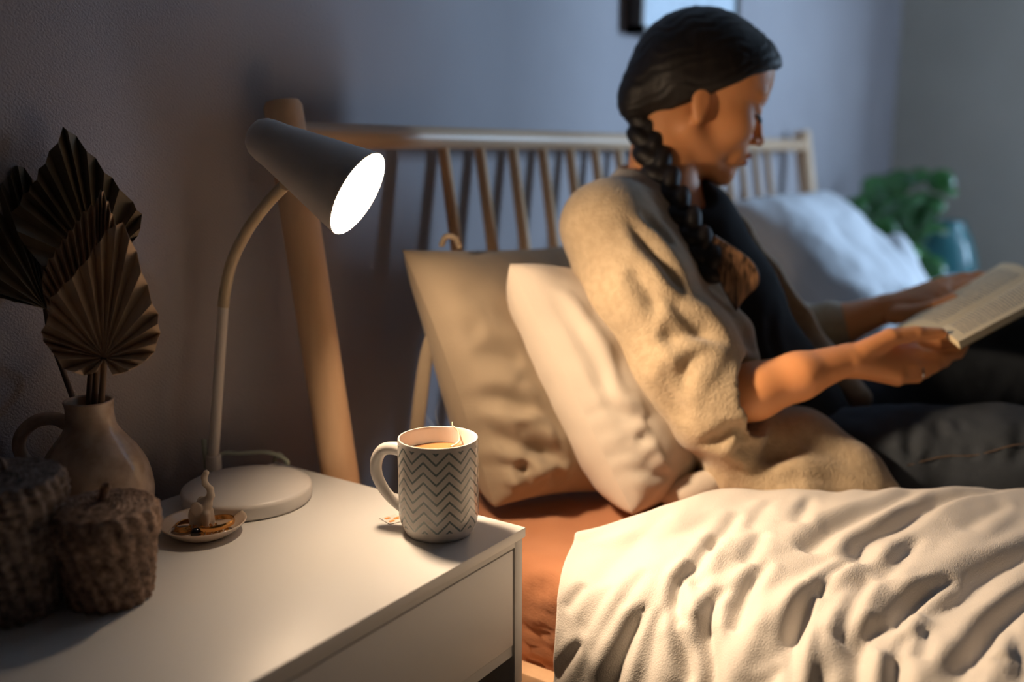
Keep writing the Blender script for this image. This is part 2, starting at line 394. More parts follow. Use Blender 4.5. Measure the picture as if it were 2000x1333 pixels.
# ------------------------------------------------------------------ bed
LEGX = .83
bed = empty('bed', (1.765, -.1, 0)); tag(bed, 'birch double bed with tall round-spindled headboard', 'bed')
for X in (LEGX, 2.77):
    t = nm(X, .912, 1.012); b0 = nm(X, .912-.075*2.2, 0)
    obj('headboard_leg', *tube([b0, b0+(t-b0)*.5, t+(b0-t)*.006, t], [.0225, .0235, .0235, .0205], 28), M_wood, bed, sharp=50)
HY = lambda z: .912-.163*(1-z/1.012)
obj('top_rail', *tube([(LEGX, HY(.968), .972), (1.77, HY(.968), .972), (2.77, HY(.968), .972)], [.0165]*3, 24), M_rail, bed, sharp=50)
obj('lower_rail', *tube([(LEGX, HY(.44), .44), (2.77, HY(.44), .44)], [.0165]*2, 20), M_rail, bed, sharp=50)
for k in range(16):
    x = 1.13+k*(2.47-1.13)/15
    obj('spindle', *tube([(x, HY(.44), .44), (x, HY(.7), .7), (x, HY(.968), .968)], [.0095, .0105, .0085], 14), M_wood, bed)
obj('side_rail', *box(.835, .86, -1.2, .83, .25, .366, .003), M_wood, bed, sharp=40)
obj('side_rail', *box(2.745, 2.77, -1.2, .83, .25, .372, .003), M_wood, bed, sharp=40)
obj('foot_rail', *box(.86, 2.745, -1.225, -1.2, .25, .372, .003), M_wood, bed, sharp=40)
for X in (.83, 2.77): obj('foot_leg', *tube([(X, -1.2, 0), (X, -1.2, .38)], [.022, .022], 20), M_wood, bed, sharp=50)
# mattress in its terracotta sheet
def rounded_slab(x0, x1, y0, y1, z0, z1, r, n=70, m=90):
    prof = []
    for a in np.linspace(0, math.pi/2, 9): prof.append((0, 0, a))
    U = np.concatenate([np.full(14, 0.), np.linspace(0, 1, n)[0:], np.full(14, 1.)])
    s = []                                            # cross-section across X: side up, round, top, round, side down
    for z in np.linspace(z0, z1-r, 26): s.append((x0, z))
    for a in np.linspace(0, math.pi/2, 10)[1:]: s.append((x0+r-r*math.cos(a), z1-r+r*math.sin(a)))
    for x in np.linspace(x0+r, x1-r, n)[1:-1]: s.append((x, z1))
    for a in np.linspace(math.pi/2, 0, 10): s.append((x1-r+r*math.cos(a), z1-r+r*math.sin(a)))
    s.append((x1, z0)); s = np.array(s); Y = np.linspace(y1, y0, m)
    G = np.zeros((len(Y), len(s), 3))
    for i, y in enumerate(Y): G[i, :, 0] = s[:, 0]; G[i, :, 2] = s[:, 1]; G[i, :, 1] = y
    return G
G = rounded_slab(.862, 2.74, -1.19, .82, .26, .482, .045, 90, 170); N = -grid_normals(G)
V = G.reshape(-1, 3); Nf = N.reshape(-1, 3)
if Nf[np.argmax(V[:, 2]), 2] < 0: Nf = -Nf
V = V+Nf*(.006*fbm(V, 7, 3))[:, None]
def sx(x, y, X=.860):
    r = P(x, y, 1)-CAM; q = CAM+r*(X-CAM[0])/r[0]; return q
V = folds(V, Nf, [([sx(1025, 1175), sx(1060, 1140), sx(1110, 1095), sx(1135, 1075)], .013, .010), ([sx(1030, 1130), sx(1075, 1090)], .004, .008),
    ([sx(1020, 1225), sx(1055, 1240), sx(1085, 1230)], .007, .007), ([sx(1025, 1270), sx(1060, 1262), sx(1090, 1285)], .006, .006), ([sx(1020, 1300), sx(1075, 1292)], .006, .005),
    ([onz(960, 1010, .482), onz(1060, 1000, .482), onz(1180, 985, .482)], .005, .014), ([onz(1030, 1040, .48), onz(1100, 1030, .48)], .003, .01)])
ma = obj('mattress', V, [f[::-1] for f in grid_faces(*G.shape[:2])], M_sheet)
tag(ma, 'mattress in a creased terracotta orange sheet on the bed', 'mattress')

# ------------------------------------------------------------------ duvet on the near side of the bed
def duvet_base(nu, nv):
    # u runs from the head edge towards the foot, v from the hanging hem over the bed edge to the ridge and behind it
    sv = np.linspace(0, 1, nv); G = np.zeros((nu, nv, 3))
    for i, u in enumerate(np.linspace(0, 1, nu)):
        for j, v in enumerate(sv):
            yb = np.interp(v, [0, .25, .42, .52, .62, .75, .86, 1], [.50, .505, .51, .53, .535, .49, .43, .40])
            Y = yb+(-1.15-yb)*u**1.6
            xr = 1.07+.69*np.clip(.42-Y, -.1, .55)-.0*u
            ou = np.interp(Y, [-.1, .25, .50], [.17, .12, .015]); px = [.812-ou, .816-.72*ou, .824-.34*ou, .846-.12*ou, .89, xr-.08, xr, xr+.07, xr+.10]; pz = [.06, .30, .44, .492, .515, .545, .548, .515, .475]
            pv = [0, .30, .42, .48, .55, .80, .86, .95, 1]
            G[i, j] = (np.interp(v, pv, px), Y, np.interp(v, pv, pz))
    k = np.array([1, 4, 6, 4, 1])/16
    for _ in range(max(1, nv//28)):
        Q = np.pad(G, ((0, 0), (2, 2), (0, 0)), mode='edge'); H = sum(k[t]*Q[:, t:t+nv] for t in range(5)); H[:, 0] = G[:, 0]; H[:, -1] = G[:, -1]; G = H
    return G
#FOLDS_BEGIN
DF = [
    ([(0.1824, 0.4819), (0.1824, 0.4739), (0.1702, 0.4458), (0.1611, 0.4217), (0.152, 0.3976), (0.1429, 0.3775)], 0.013, 0.011),
    ([(0.2188, 0.5823), (0.2188, 0.5663), (0.2128, 0.5261), (0.2158, 0.494), (0.2219, 0.4739), (0.2249, 0.4699)], 0.011, 0.008),
    ([(0.2006, 0.6948), (0.2067, 0.6747), (0.2219, 0.5984), (0.2249, 0.5382), (0.2249, 0.5261)], 0.01, 0.009),
    ([(0.2553, 0.5422), (0.2553, 0.5341), (0.2492, 0.51), (0.2492, 0.4779), (0.2553, 0.4498), (0.2584, 0.4337), (0.2584, 0.4177)], 0.012, 0.009),
    ([(0.2766, 0.6305), (0.2766, 0.6145), (0.2736, 0.5582), (0.2736, 0.5181), (0.2736, 0.49), (0.2736, 0.4819)], 0.011, 0.01),
    ([(0.2219, 0.4699), (0.2219, 0.4659), (0.231, 0.4498), (0.2371, 0.4337), (0.2401, 0.4217)], 0.009, 0.008),
    ([(0.1368, 0.49), (0.1337, 0.4819), (0.1216, 0.4618), (0.1033, 0.4378), (0.0942, 0.4257)], 0.005, 0.01),
    ([(0.0912, 0.4819), (0.0881, 0.4779), (0.0608, 0.4538), (0.0517, 0.4458)], 0.004, 0.008),
    ([(0.0912, 0.4217), (0.0881, 0.4177), (0.0638, 0.3976), (0.0395, 0.3815), (0.0061, 0.3695)], 0.006, 0.008),
    ([(0.1611, 0.7912), (0.1733, 0.7711), (0.2006, 0.6988), (0.2128, 0.6506), (0.2158, 0.6386)], 0.006, 0.01),
    ([(0.228, 0.7189), (0.2371, 0.6948), (0.2584, 0.6265), (0.2614, 0.6024)], 0.006, 0.01),
    ([(0.2766, 0.8635), (0.2796, 0.8434), (0.2796, 0.7952), (0.2796, 0.7349), (0.2857, 0.6827), (0.2888, 0.6627)], 0.013, 0.015),
    ([(0.3495, 0.8635), (0.3404, 0.8594), (0.3161, 0.8273), (0.3161, 0.7631), (0.3131, 0.7149), (0.3283, 0.6627), (0.3343, 0.6426)], 0.014, 0.013),
    ([(0.3678, 0.8193), (0.3678, 0.8072), (0.3678, 0.7631), (0.3678, 0.747)], 0.005, 0.012),
    ([(0.4255, 0.755), (0.4225, 0.751), (0.4164, 0.7108), (0.4073, 0.6707), (0.4043, 0.6225), (0.3921, 0.5904), (0.386, 0.5783)], 0.016, 0.015),
    ([(0.3921, 0.6546), (0.3921, 0.6426), (0.383, 0.6024), (0.3769, 0.5622), (0.3739, 0.5221), (0.3708, 0.506)], 0.013, 0.009),
    ([(0.3435, 0.7349), (0.3465, 0.7189), (0.3526, 0.6627), (0.3587, 0.6265), (0.3617, 0.6104)], 0.007, 0.01),
    ([(0.3222, 0.6586), (0.3252, 0.6466), (0.3252, 0.6145), (0.3252, 0.5783), (0.3222, 0.5703)], 0.009, 0.008),
    ([(0.3222, 0.5944), (0.3222, 0.5823), (0.3191, 0.5462), (0.3191, 0.51), (0.3191, 0.4739), (0.3191, 0.4578), (0.3191, 0.4418)], 0.014, 0.01),
    ([(0.3495, 0.6305), (0.3495, 0.6185), (0.3495, 0.5663), (0.3495, 0.5181), (0.3465, 0.502)], 0.01, 0.009),
    ([(0.3678, 0.5622), (0.3678, 0.5502), (0.3617, 0.5141), (0.3617, 0.4739), (0.3587, 0.4458)], 0.014, 0.01),
    ([(0.386, 0.5502), (0.386, 0.5422), (0.383, 0.5141), (0.383, 0.4819), (0.383, 0.4618)], 0.01, 0.009),
    ([(0.4438, 0.6827), (0.4438, 0.6707), (0.4377, 0.6305), (0.4286, 0.5863), (0.4225, 0.5462), (0.4164, 0.502), (0.4103, 0.4699)], 0.016, 0.011),
    ([(0.4286, 0.5382), (0.4286, 0.5301), (0.4255, 0.506), (0.4225, 0.49)], 0.009, 0.008),
    ([(0.1915, 0.8394), (0.2036, 0.8233), (0.2371, 0.7671), (0.2492, 0.739)], 0.006, 0.009),
    ([(0.3951, 0.5663), (0.3951, 0.5582), (0.3951, 0.5221), (0.3951, 0.5141)], 0.005, 0.008),
    ([(0.3313, 0.5542), (0.3313, 0.5422), (0.3343, 0.498), (0.3374, 0.4659), (0.3404, 0.4458)], 0.005, 0.008),
    ([(0.4347, 0.5462), (0.4347, 0.5422), (0.4347, 0.5141), (0.4347, 0.494)], 0.007, 0.008),
    ([(0.31, 0.4659), (0.31, 0.4618), (0.307, 0.4498), (0.304, 0.4418)], 0.008, 0.008),
    ([(0.0638, 0.7952), (0.0912, 0.7631), (0.1398, 0.6185), (0.1185, 0.51), (0.1033, 0.4859)], 0.003, 0.014),
    ([(0.1763, 0.5341), (0.1733, 0.5181), (0.155, 0.4699), (0.1246, 0.4257), (0.1125, 0.4096)], 0.004, 0.01),
    ([(0.1611, 0.8273), (0.1702, 0.8153), (0.2036, 0.751), (0.2097, 0.7269)], 0.004, 0.01),
    ([(0.2006, 0.4819), (0.2006, 0.4699), (0.1976, 0.4297), (0.1945, 0.3976)], 0.004, 0.009),
    ([(0.4377, 0.5944), (0.4377, 0.5863), (0.4438, 0.5462), (0.4438, 0.5141)], 0.005, 0.008),
]
#FOLDS_END
G = duvet_base(330, 250); N = grid_normals(G)
if N[100, 170, 2] < 0: N = -N
V = G.reshape(-1, 3).copy(); Nf = N.reshape(-1, 3)
gi = np.linspace(0, 1, 330); gj = np.linspace(0, 1, 250)
def g_at(u, v):
    a = u*329; b = v*249; i = min(int(a), 328); j = min(int(b), 248); fa = a-i; fb = b-j
    return (G[i, j]*(1-fa)+G[i+1, j]*fa)*(1-fb)+(G[i, j+1]*(1-fa)+G[i+1, j+1]*fa)*fb
V0 = V.copy()
V = V+Nf*(.004*fbm(V0*nm(1, 1.6, 1), 5.5, 2))[:, None]
V = V+(folds(V0, Nf, [([g_at(*q) for q in pl], dep*.72, w*1.05) for pl, dep, w in DF], .38, True)-V0)
# gathered pleats: they run down the hanging side and fan out over the bed edge
vv_ = np.tile(gj, 330); su = vv_*.95; Yp = V0[:, 1]+.22*np.maximum(0, su-.42)
wp = np.array([mn.noise(Vector((y*4, q*3.5, 7.))) for y, q in zip(Yp, su)])
pn = np.array([mn.noise(Vector((y*15, q*2.2, 3.))) for y, q in zip(Yp+.045*wp, su)])
pn2 = np.array([mn.noise(Vector((y*30, q*4.5, 9.))) for y, q in zip(Yp+.03*wp, su)])
am = np.interp(su, [0, .40, .50, .65, .82, .95], [1.25, 1.1, .75, .5, .35, .2])*np.interp(V0[:, 1], [.15, .30, .45, .52], [1, .8, .45, .3])
V = V+Nf*(am*(.030*(np.sqrt(pn*pn+.004)-.16)+.010*pn2))[:, None]

V = V+Nf*(.0012*fbm(V0, 26, 2))[:, None]
uu = np.repeat(gi, 250)
edge = np.exp(-(uu/.012)**2); V = V-Nf*(.012*edge)[:, None]                     # soft rolled head edge
dv = obj('duvet', V, grid_faces(330, 250), M_duvet)
md = dv.modifiers.new('thickness', 'SOLIDIFY'); md.thickness = .012; md.offset = -1 if True else 1
tag(dv, 'crumpled cream duvet hanging over the near side of the bed', 'duvet')

# ------------------------------------------------------------------ pillows
def hit(x, y, V):
    q = V-CAM; z = q@FW; X_ = 1000+FPX*(q@RT)/z; Y_ = 666.5-FPX*(q@UP)/z; m = ((X_-x)**2+(Y_-y)**2) < 14**2
    if not m.any(): i = np.argmin((X_-x)**2+(Y_-y)**2); return V[i]
    i = np.where(m)[0][np.argmin(z[m])]; return V[i]
def pillow(name, c, thick, m, lines=(), parent=None, n=90, amp=.004, seed=0., pinch=.10, sag=0.):
    """c: corners (top-left, top-right, bottom-right, bottom-left)"""
    tl, tr, br, bl = [nm(*q) for q in c]; nrm = unit(np.cross(tr-tl, bl-tl)); out = []
    for side in (1, -1):
        G = np.zeros((n, n, 3))
        for i, v in enumerate(np.linspace(-1, 1, n)):
            for j, u in enumerate(np.linspace(-1, 1, n)):
                uu = u*(1-pinch*.5*(1-v*v)*1.0+0); vv = v*(1-pinch*.5*(1-u*u))
                s, t = (uu+1)/2, (vv+1)/2
                p = (tl*(1-s)+tr*s)*(1-t)+(bl*(1-s)+br*s)*t
                h = max(0, (1-u**4)*(1-v**4))**.55*(1+sag*v)
                G[i, j] = p+nrm*side*thick/2*h
        N = grid_normals(G)*side; 
        if (N[n//2, n//2]@nrm)*side < 0: N = -N
        V = G.reshape(-1, 3); Nf = N.reshape(-1, 3); e = (1-np.linspace(-1, 1, n)**8)[:, None]*(1-np.linspace(-1, 1, n)**8)[None, :]
        V1 = V+Nf*(e.reshape(-1)*(amp*1.6*fbm(V, 9, 3, seed)))[:, None]
        ln = folds(V, Nf, [([hit(*q, V) for q in pl], dp, wd) for pl, dp, wd in lines], .6)-V if lines and (V-CAM).dot(Nf.mean(0)).mean() < 0 else np.zeros_like(V)
        V1 = V1+ln*e.reshape(-1)[:, None] if lines else V1
        F = grid_faces(n, n); out.append((V1, F if side < 0 else [f[::-1] for f in F]))
    V, F = merge(*out); V[:, 2] = np.maximum(V[:, 2], .486); ob = obj(name, V, F, m, parent); return ob
def edge_pts(c, a, b, k=7, pinch=.10):
    a = nm(*a); b = nm(*b); cc = sum(nm(*q) for q in c)/4; return [a+(b-a)*t+(cc-(a+b)/2)*pinch*4*t*(1-t)*.5 for t in np.linspace(0, 1, k)]
cg = (P(785, 488, 1.215), nm(1.46, .835, .80), onz(1215, 965, .49), P(966, 992, 1.235))
lg = [([(835, 560), (850, 690), (900, 830), (950, 940)], .007, .012), ([(890, 815), (960, 850), (1060, 880), (1110, 900)], .016, .012),
    ([(900, 790), (990, 770), (1080, 800)], .008, .010), ([(900, 700), (1000, 690), (1040, 700)], .006, .014), ([(930, 900), (985, 925), (1060, 925)], .015, .010),
    ([(860, 640), (960, 650)], .004, .014), ([(1000, 810), (1060, 850), (1120, 920)], .009, .011), ([(1030, 900), (1045, 960)], .012, .009), ([(960, 930), (1000, 975)], .010, .008), ([(1090, 920), (1100, 960)], .010, .008)]
pg = pillow('pillow', cg, .135, M_grey, lg, seed=2., amp=.0035, sag=.15)
tag(pg, 'sand beige linen pillow leaning upright against the spindled headboard', 'pillow')
obj('tie', *tube([P(845, 640, 1.25), P(832, 700, 1.26), P(820, 790, 1.265), P(812, 865, 1.27)], [.006, .009, .010, .009], 10, 16, flat=.35, flatdir=RT*0+FH), M_grey, pg)
obj('tie', *tube([P(862, 480, 1.26), P(872, 462, 1.25), P(890, 466, 1.25), P(898, 482, 1.26)], [.004]*4, 8, 12), M_grey, pg)
cw = (P(995, 515, 1.235), P(1160, 545, 1.46), P(1400, 950, 1.42), P(1236, 1006, 1.21))
lw = [([(1035, 555), (1090, 620), (1150, 710), (1200, 800)], .009, .010), ([(1075, 548), (1140, 640), (1205, 740)], .006, .009),
    ([(1100, 800), (1180, 800), (1250, 845), (1290, 850)], .009, .011), ([(1150, 880), (1230, 880), (1310, 915)], .010, .010), ([(1120, 835), (1200, 845), (1240, 870)], .007, .008),
    ([(1180, 925), (1270, 925), (1330, 940)], .009, .008), ([(1080, 690), (1115, 760), (1165, 785)], .008, .011), ([(1165, 730), (1205, 790), (1285, 820)], .007, .010), ([(1050, 640), (1080, 720)], .006, .010)]
pw = pillow('pillow', cw, .150, M_pwhite, lw, seed=5., amp=.004, pinch=.04)
tag(pw, 'ivory white puckered pillow propped between the woman and the beige pillow', 'pillow')
# white corner of the ivory pillow case by the duvet
obj('pillowcase_flap', *tube([P(1285, 970, 1.27), P(1335, 965, 1.255), P(1385, 948, 1.255), P(1424, 938, 1.26)], [.006, .022, .020, .008], 18, 24), M_pwhite, pw)
cb = ((1.98, .80, .845), (2.58, .80, .845), (2.50, .47, .53), (1.98, .45, .53))
p2 = pillow('pillow', cb, .17, M_bluew, [], seed=9., amp=.006)
tag(p2, 'white pillow in cool light on the far side of the bed', 'pillow')
# white duvet heaped on the far side
n, m = 110, 110; G = np.zeros((n, m, 3))
for i, a in enumerate(np.linspace(0, 1, n)):
    for j, b in enumerate(np.linspace(0, 1, m)):
        X = 1.62+a*1.10; Y = .74-b*1.7
        h = .25*math.exp(-((X-2.47)/.13)**2-((Y-.585)/.11)**2)+.15*math.exp(-((X-2.26)/.17)**2-((Y-.40)/.13)**2)+.05*math.exp(-((X-2.10)/.30)**2-((Y-.22)/.20)**2)+.03*math.exp(-((X-2.3)/.3)**2-((Y+.3)/.5)**2)+.05*math.exp(-((X-1.95)/.2)**2-((Y-.05)/.18)**2)
        e = min(1, min(a, 1-a)*9)*min(1, min(b, 1-b)*9); G[i, j] = (X, Y, .486+(h+.03)*e**.5)
N = grid_normals(G); N = N if N[50, 50, 2] > 0 else -N; V = G.reshape(-1, 3)
V = V+N.reshape(-1, 3)*(.012*fbm(V, 6, 3, 3.))[:, None]; V[:, 2] = np.maximum(V[:, 2], .487)
V = folds(V, N.reshape(-1, 3), [([(2.4, .35, .6), (2.2, .15, .6), (1.95, .05, .6)], .012, .025), ([(2.45, .1, .6), (2.2, -.05, .6), (2.0, -.1, .6)], .014, .025), ([(2.1, .4, .6), (1.95, .25, .6), (1.85, .15, .58)], .010, .02), ([(2.55, .3, .58), (2.35, .05, .6)], .012, .03)])
F = grid_faces(n, m); d2 = obj('duvet', V, [f[::-1] for f in F], M_bluew); tag(d2, 'white duvet heaped in cool light on the far half of the bed', 'duvet')
#PERSON_BEGIN
#PERSON_END
# ------------------------------------------------------------------ the reading woman
person = empty('person', P(1500, 900, 1.40)*nm(1, 1, 0)+nm(0, 0, .482))
tag(person, 'person sitting up in bed reading, dark braided hair, beige cardigan, dark jeans', 'person')
# head frame: x forward, y to the left of the head, z up
HA = unit(RT*math.cos(.10)+FH*math.sin(.10)); tilt = math.radians(19)
hx = unit(HA*math.cos(tilt)-nm(0, 0, 1)*math.sin(tilt)); hy = unit(np.cross(nm(0, 0, 1), HA)); hz = np.cross(hx, hy)
HR = np.stack([hx, hy, hz], 1); HC = P(1368, 188, 1.385)
def hd(x, y, z): return HC+HR@nm(x, y, z)
b = SDF(HC-nm(.75, .75, .62), HC+nm(.62, .45, .20), .0034)
# limit the box to the figure
pts = [P(1240, 0, 1.3), P(1560, 60, 1.5), P(1180, 420, 1.2), P(1950, 520, 1.65), P(1950, 780, 1.3), P(1400, 960, 1.2), P(1700, 960, 1.6), P(1300, 420, 1.60)]
b = SDF(np.min(pts, 0)-.03, np.max(pts, 0)+.03, .0033)
e = b.ell
e(hd(-.004, 0, .036), (.091, .071, .078), HR, .01)
e(hd(.032, 0, -.022), (.055, .056, .070), HR, .02)
e(hd(.026, 0, .045), (.063, .064, .058), HR, .02)
for s in (-1, 1):
    b.cone(hd(-.012, s*.050, -.050), hd(.055, s*.014, -.096), .014, .013, .02)
    e(hd(.052, s*.036, -.024), (.026, .022, .024), HR, .018)
    b.cone(hd(.078, s*.012, .022), hd(.068, s*.042, .024), .009, .008, .012)
e(hd(.071, 0, -.092), (.018, .023, .018), HR, .016)
e(hd(.076, 0, -.057), (.017, .027, .022), HR, .015)
for s in (-1, 1): e(hd(.094, s*.030, .006), (.018, .017, .010), HR, .010, 's')
for s in (-1, 1): e(hd(.070, s*.031, .003), (.0145, .0150, .0125), HR, .003)
b.cone(hd(.085, 0, .010), hd(.104, 0, -.028), .0065, .0080, .008)
e(hd(.106, 0, -.031), (.008, .0085, .007), HR, .006)
for s in (-1, 1): e(hd(.095, s*.0105, -.035), (.008, .006, .006), HR, .005)
e(hd(.092, 0, -.056), (.0085, .021, .0055), HR, .005); e(hd(.090, 0, -.067), (.0085, .018, .006), HR, .005)
b.cone(hd(.102, -.012, -.0615), hd(.102, .012, -.0615), .0022, .0022, .004, 's')
for s in (-1, 1):
    R = HR@np.array(Matrix.Rotation(math.radians(-12), 3, 'Y')); e(hd(-.014, s*.068, -.018), (.014, .006, .024), R, .006)
    e(hd(-.010, s*.077, -.013), (.008, .005, .014), R, .004, 's'); e(hd(-.010, s*.068, -.038), (.008, .006, .009), HR, .005)
# neck and trunk
b.cone(hd(-.030, 0, -.045), P(1290, 385, 1.40), .052, .052, .02)
b.cone(P(1290, 385, 1.40), P(1318, 480, 1.41), .050, .070, .02)
b.cone(P(1318, 480, 1.41), P(1390, 620, 1.42), .070, .078, .04); b.cone(P(1390, 620, 1.42), P(1500, 860, 1.43), .090, .105, .04)
b.cone(P(1230, 445, 1.30), P(1378, 455, 1.53), .034, .034, .03)
# near arm and hand
ARM = [P(1215, 450, 1.29), P(1330, 650, 1.27), P(1405, 782, 1.255)]
b.chain(ARM, [.046, .040, .036], .02)
FORE = [P(1405, 782, 1.255), P(1470, 765, 1.245), P(1560, 735, 1.245), P(1648, 705, 1.260)]
b.chain(FORE, [.034, .0365, .030, .0215], .012)
K = [P(1768, 668, 1.309), P(1782, 692, 1.299), P(1776, 718, 1.286), P(1752, 738, 1.274)]
Wr = P(1648, 705, 1.260)
for k, r in zip(K, (.0125, .0135, .013, .012)): b.cone(Wr+(k-Wr)*.12, k, .017, r, .010)
def finger(pts, r): b.chain([nm(*p) for p in pts], r, .0035)
finger([K[0], P(1828, 674, 1.324), P(1866, 668, 1.339), P(1892, 660, 1.349)], [.0105, .0092, .0085, .0072])
finger([K[1], P(1836, 700, 1.314), P(1870, 690, 1.334), P(1882, 676, 1.344)], [.0108, .0095, .0085, .0075])
finger([K[2], P(1822, 716, 1.304), P(1843, 706, 1.324), P(1846, 692, 1.334)], [.0105, .0092, .0085, .0075])
finger([K[3], P(1790, 737, 1.289), P(1808, 727, 1.304), P(1812, 712, 1.314)], [.0095, .0082, .0076, .0068])
finger([P(1680, 690, 1.259), P(1738, 660, 1.266), P(1790, 652, 1.274), P(1838, 652, 1.282)], [.0150, .0122, .0100, .0080])
# far arm and hand
b.chain([P(1385, 450, 1.530), P(1470, 570, 1.600), P(1560, 672, 1.579)], [.044, .040, .036], .02)
b.chain([P(1560, 672, 1.579), P(1640, 636, 1.542), P(1722, 606, 1.510)], [.035, .033, .0235], .012)
Wl = P(1722, 606, 1.510); KL = [P(1840, 556, 1.530), P(1838, 572, 1.515), P(1830, 588, 1.505), P(1815, 600, 1.495)]
for k, r in zip(KL, (.013, .0135, .013, .012)): b.cone(Wl+(k-Wl)*.12, k, .018, r, .010)
finger([KL[0], P(1880, 544, 1.545), P(1908, 540, 1.555), P(1930, 540, 1.555)], [.011, .0095, .0088, .0075])
finger([KL[1], P(1885, 560, 1.530), P(1915, 556, 1.540), P(1936, 556, 1.540)], [.011, .0098, .0088, .0078])
finger([KL[2], P(1872, 580, 1.515), P(1900, 580, 1.525), P(1918, 582, 1.525)], [.0108, .0095, .0085, .0075])
finger([KL[3], P(1850, 600, 1.505), P(1870, 602, 1.515), P(1885, 604, 1.515)], [.0095, .0082, .0076, .0068])
finger([P(1748, 616, 1.490), P(1792, 610, 1.470), P(1832, 598, 1.460), P(1862, 584, 1.460)], [.0150, .0125, .0105, .0085])
V, F = biggest(*b.mesh()); V = relax(V, F, 2, .4); V[:, 2] = np.maximum(V[:, 2], .492); body = obj('body', V, F, M_skin, person)
# face details
def onface(x, y, z, m): return obj
for s in (-1, 1):
    obj('eyebrow', *tube([hd(.083, s*.014, .023), hd(.080, s*.030, .030), hd(.068, s*.046, .025)], [.0028, .0032, .0014], 8, 12, flat=1.2), M_hair, person)
    obj('eyelashes', *tube([hd(.086, s*.020, -.003), hd(.0875, s*.031, -.008), hd(.079, s*.043, -.006), hd(.074, s*.047, -.003)], [.0016, .0024, .0022, .001], 8, 14, flat=1.4), M_hair, person)
l1 = SDF(hd(.085, 0, -.06)-.04, hd(.085, 0, -.06)+.04, .0012)
l1.ell(hd(.0932, 0, -.0562), (.0086, .0205, .0050), HR, .003); l1.ell(hd(.0915, 0, -.0668), (.0086, .0175, .0056), HR, .003)
l1.cone(hd(.103, -.02, -.0616), hd(.103, .02, -.0616), .0018, .0018, .003, 's'); V, F = l1.mesh(); obj('lips', relax(V, F, 2), F, M_lip, person)
# hair
h = SDF(HC-nm(.17, .17, .17), HC+nm(.17, .17, .17), .0026)
h.ell(hd(-.008, 0, .036), (.100, .080, .086), HR, .01); h.ell(hd(-.050, 0, .010), (.062, .068, .068), HR, .02); h.ell(hd(.046, 0, .058), (.054, .060, .046), HR, .02)
h.ell(hd(-.088, -.012, -.028), (.030, .034, .042), HR, .02)
def facecut(X):
    L = (X-HC)@HR; x, y, z = L[..., 0], L[..., 1], L[..., 2]
    return np.maximum((z+.025-.86*(x+.018)-.012*np.abs(y)/.07)*.78, -(x+.040-.0*z))
h.cut(facecut, .006)
V, F = h.mesh(); V = relax(V, F, 2); N = vnormals(V, F); L = (V-HC)@HR
st = np.sin((L[:, 2]*1.0-.8*L[:, 0])*330+6*fbm(V, 25, 2)); V = V+N*(.0005*st)[:, None]
hair = obj('hair', V, F, M_hair, person)
# braid over the near shoulder
BR = spline([P(1258, 200, 1.375), P(1262, 262, 1.365), P(1284, 325, 1.345), P(1318, 395, 1.315), P(1358, 465, 1.295), P(1392, 530, 1.285)], 19)
br = SDF(BR.min(0)-.06, BR.max(0)+.06, .0026)
T = np.gradient(BR, axis=0)
for i, p in enumerate(BR):
    t = unit(T[i]); vdir = unit(p-CAM); side = unit(np.cross(t, vdir)); sgn = 1 if i % 2 else -1
    q = p+side*.0075*sgn; w = .0195*(1.15-.30*i/18)
    ax = unit(t*.8-side*sgn*.6); ay = unit(np.cross(ax, vdir)); br.ell(q, (w*1.25, w*.72, w*.95), np.stack([ax, ay, np.cross(ax, ay)], 1), .003)
V, F = br.mesh(); br_o = obj('braid', relax(V, F, 1), F, M_hair, person)
tl = [P(1395, 470, 1.285), P(1432, 480, 1.28), P(1462, 520, 1.28), P(1458, 560, 1.28), P(1440, 606, 1.285)]
tv, tf = [], []
ms = []
for k in range(16):
    a = k/15; off = RT*(.026*(a-.5))+FH*(.012*math.sin(a*9))
    q0 = P(1378+30*a, 452+20*a, 1.288); q1 = P(1400+62*a, 505+8*a, 1.283); q2 = P(1412+64*a, 548+2*a, 1.28); q3 = P(1425+25*a, 585+24*(1-abs(a-.5)*2), 1.285)
    ms.append(tube([q0, q1, q2, q3], [.0035, .0052, .0050, .0012], 8, 18))
obj('braid_end', *merge(*ms), M_ombre, person)
# dark top
t = SDF(np.min([P(1250, 300, 1.3), P(1250, 960, 1.2), P(1700, 960, 1.6)], 0)-.06, np.max([P(1250, 300, 1.25), P(1300, 330, 1.6), P(1700, 960, 1.6), P(1650, 800, 1.25)], 0)+.06, .005)
t.cone(P(1325, 445, 1.41), P(1392, 600, 1.42), .079, .090, .04); t.cone(P(1392, 600, 1.42), P(1510, 860, 1.43), .090, .122, .04)
t.cone(P(1250, 452, 1.33), P(1365, 455, 1.50), .034, .034, .03)
t.cone(P(1385, 430, 1.39), P(1460, 600, 1.40), .026, .036, .04)
t.cone(P(1290, 335, 1.40), P(1362, 385, 1.35), .060, .018, .012, 's')
V, F = t.mesh(); V = relax(V, F, 3); N = vnormals(V, F); V = V+N*(.004*fbm(V, 14, 2))[:, None]
V = folds(V, N, [([P(1500, 560, 1.36), P(1490, 650, 1.34), P(1520, 740, 1.33)], .006, .010), ([P(1450, 600, 1.33), P(1470, 700, 1.32), P(1530, 800, 1.31)], .006, .012)])
V[:, 2] = np.maximum(V[:, 2], .490)
obj('dark_top', V, F, M_top, person)
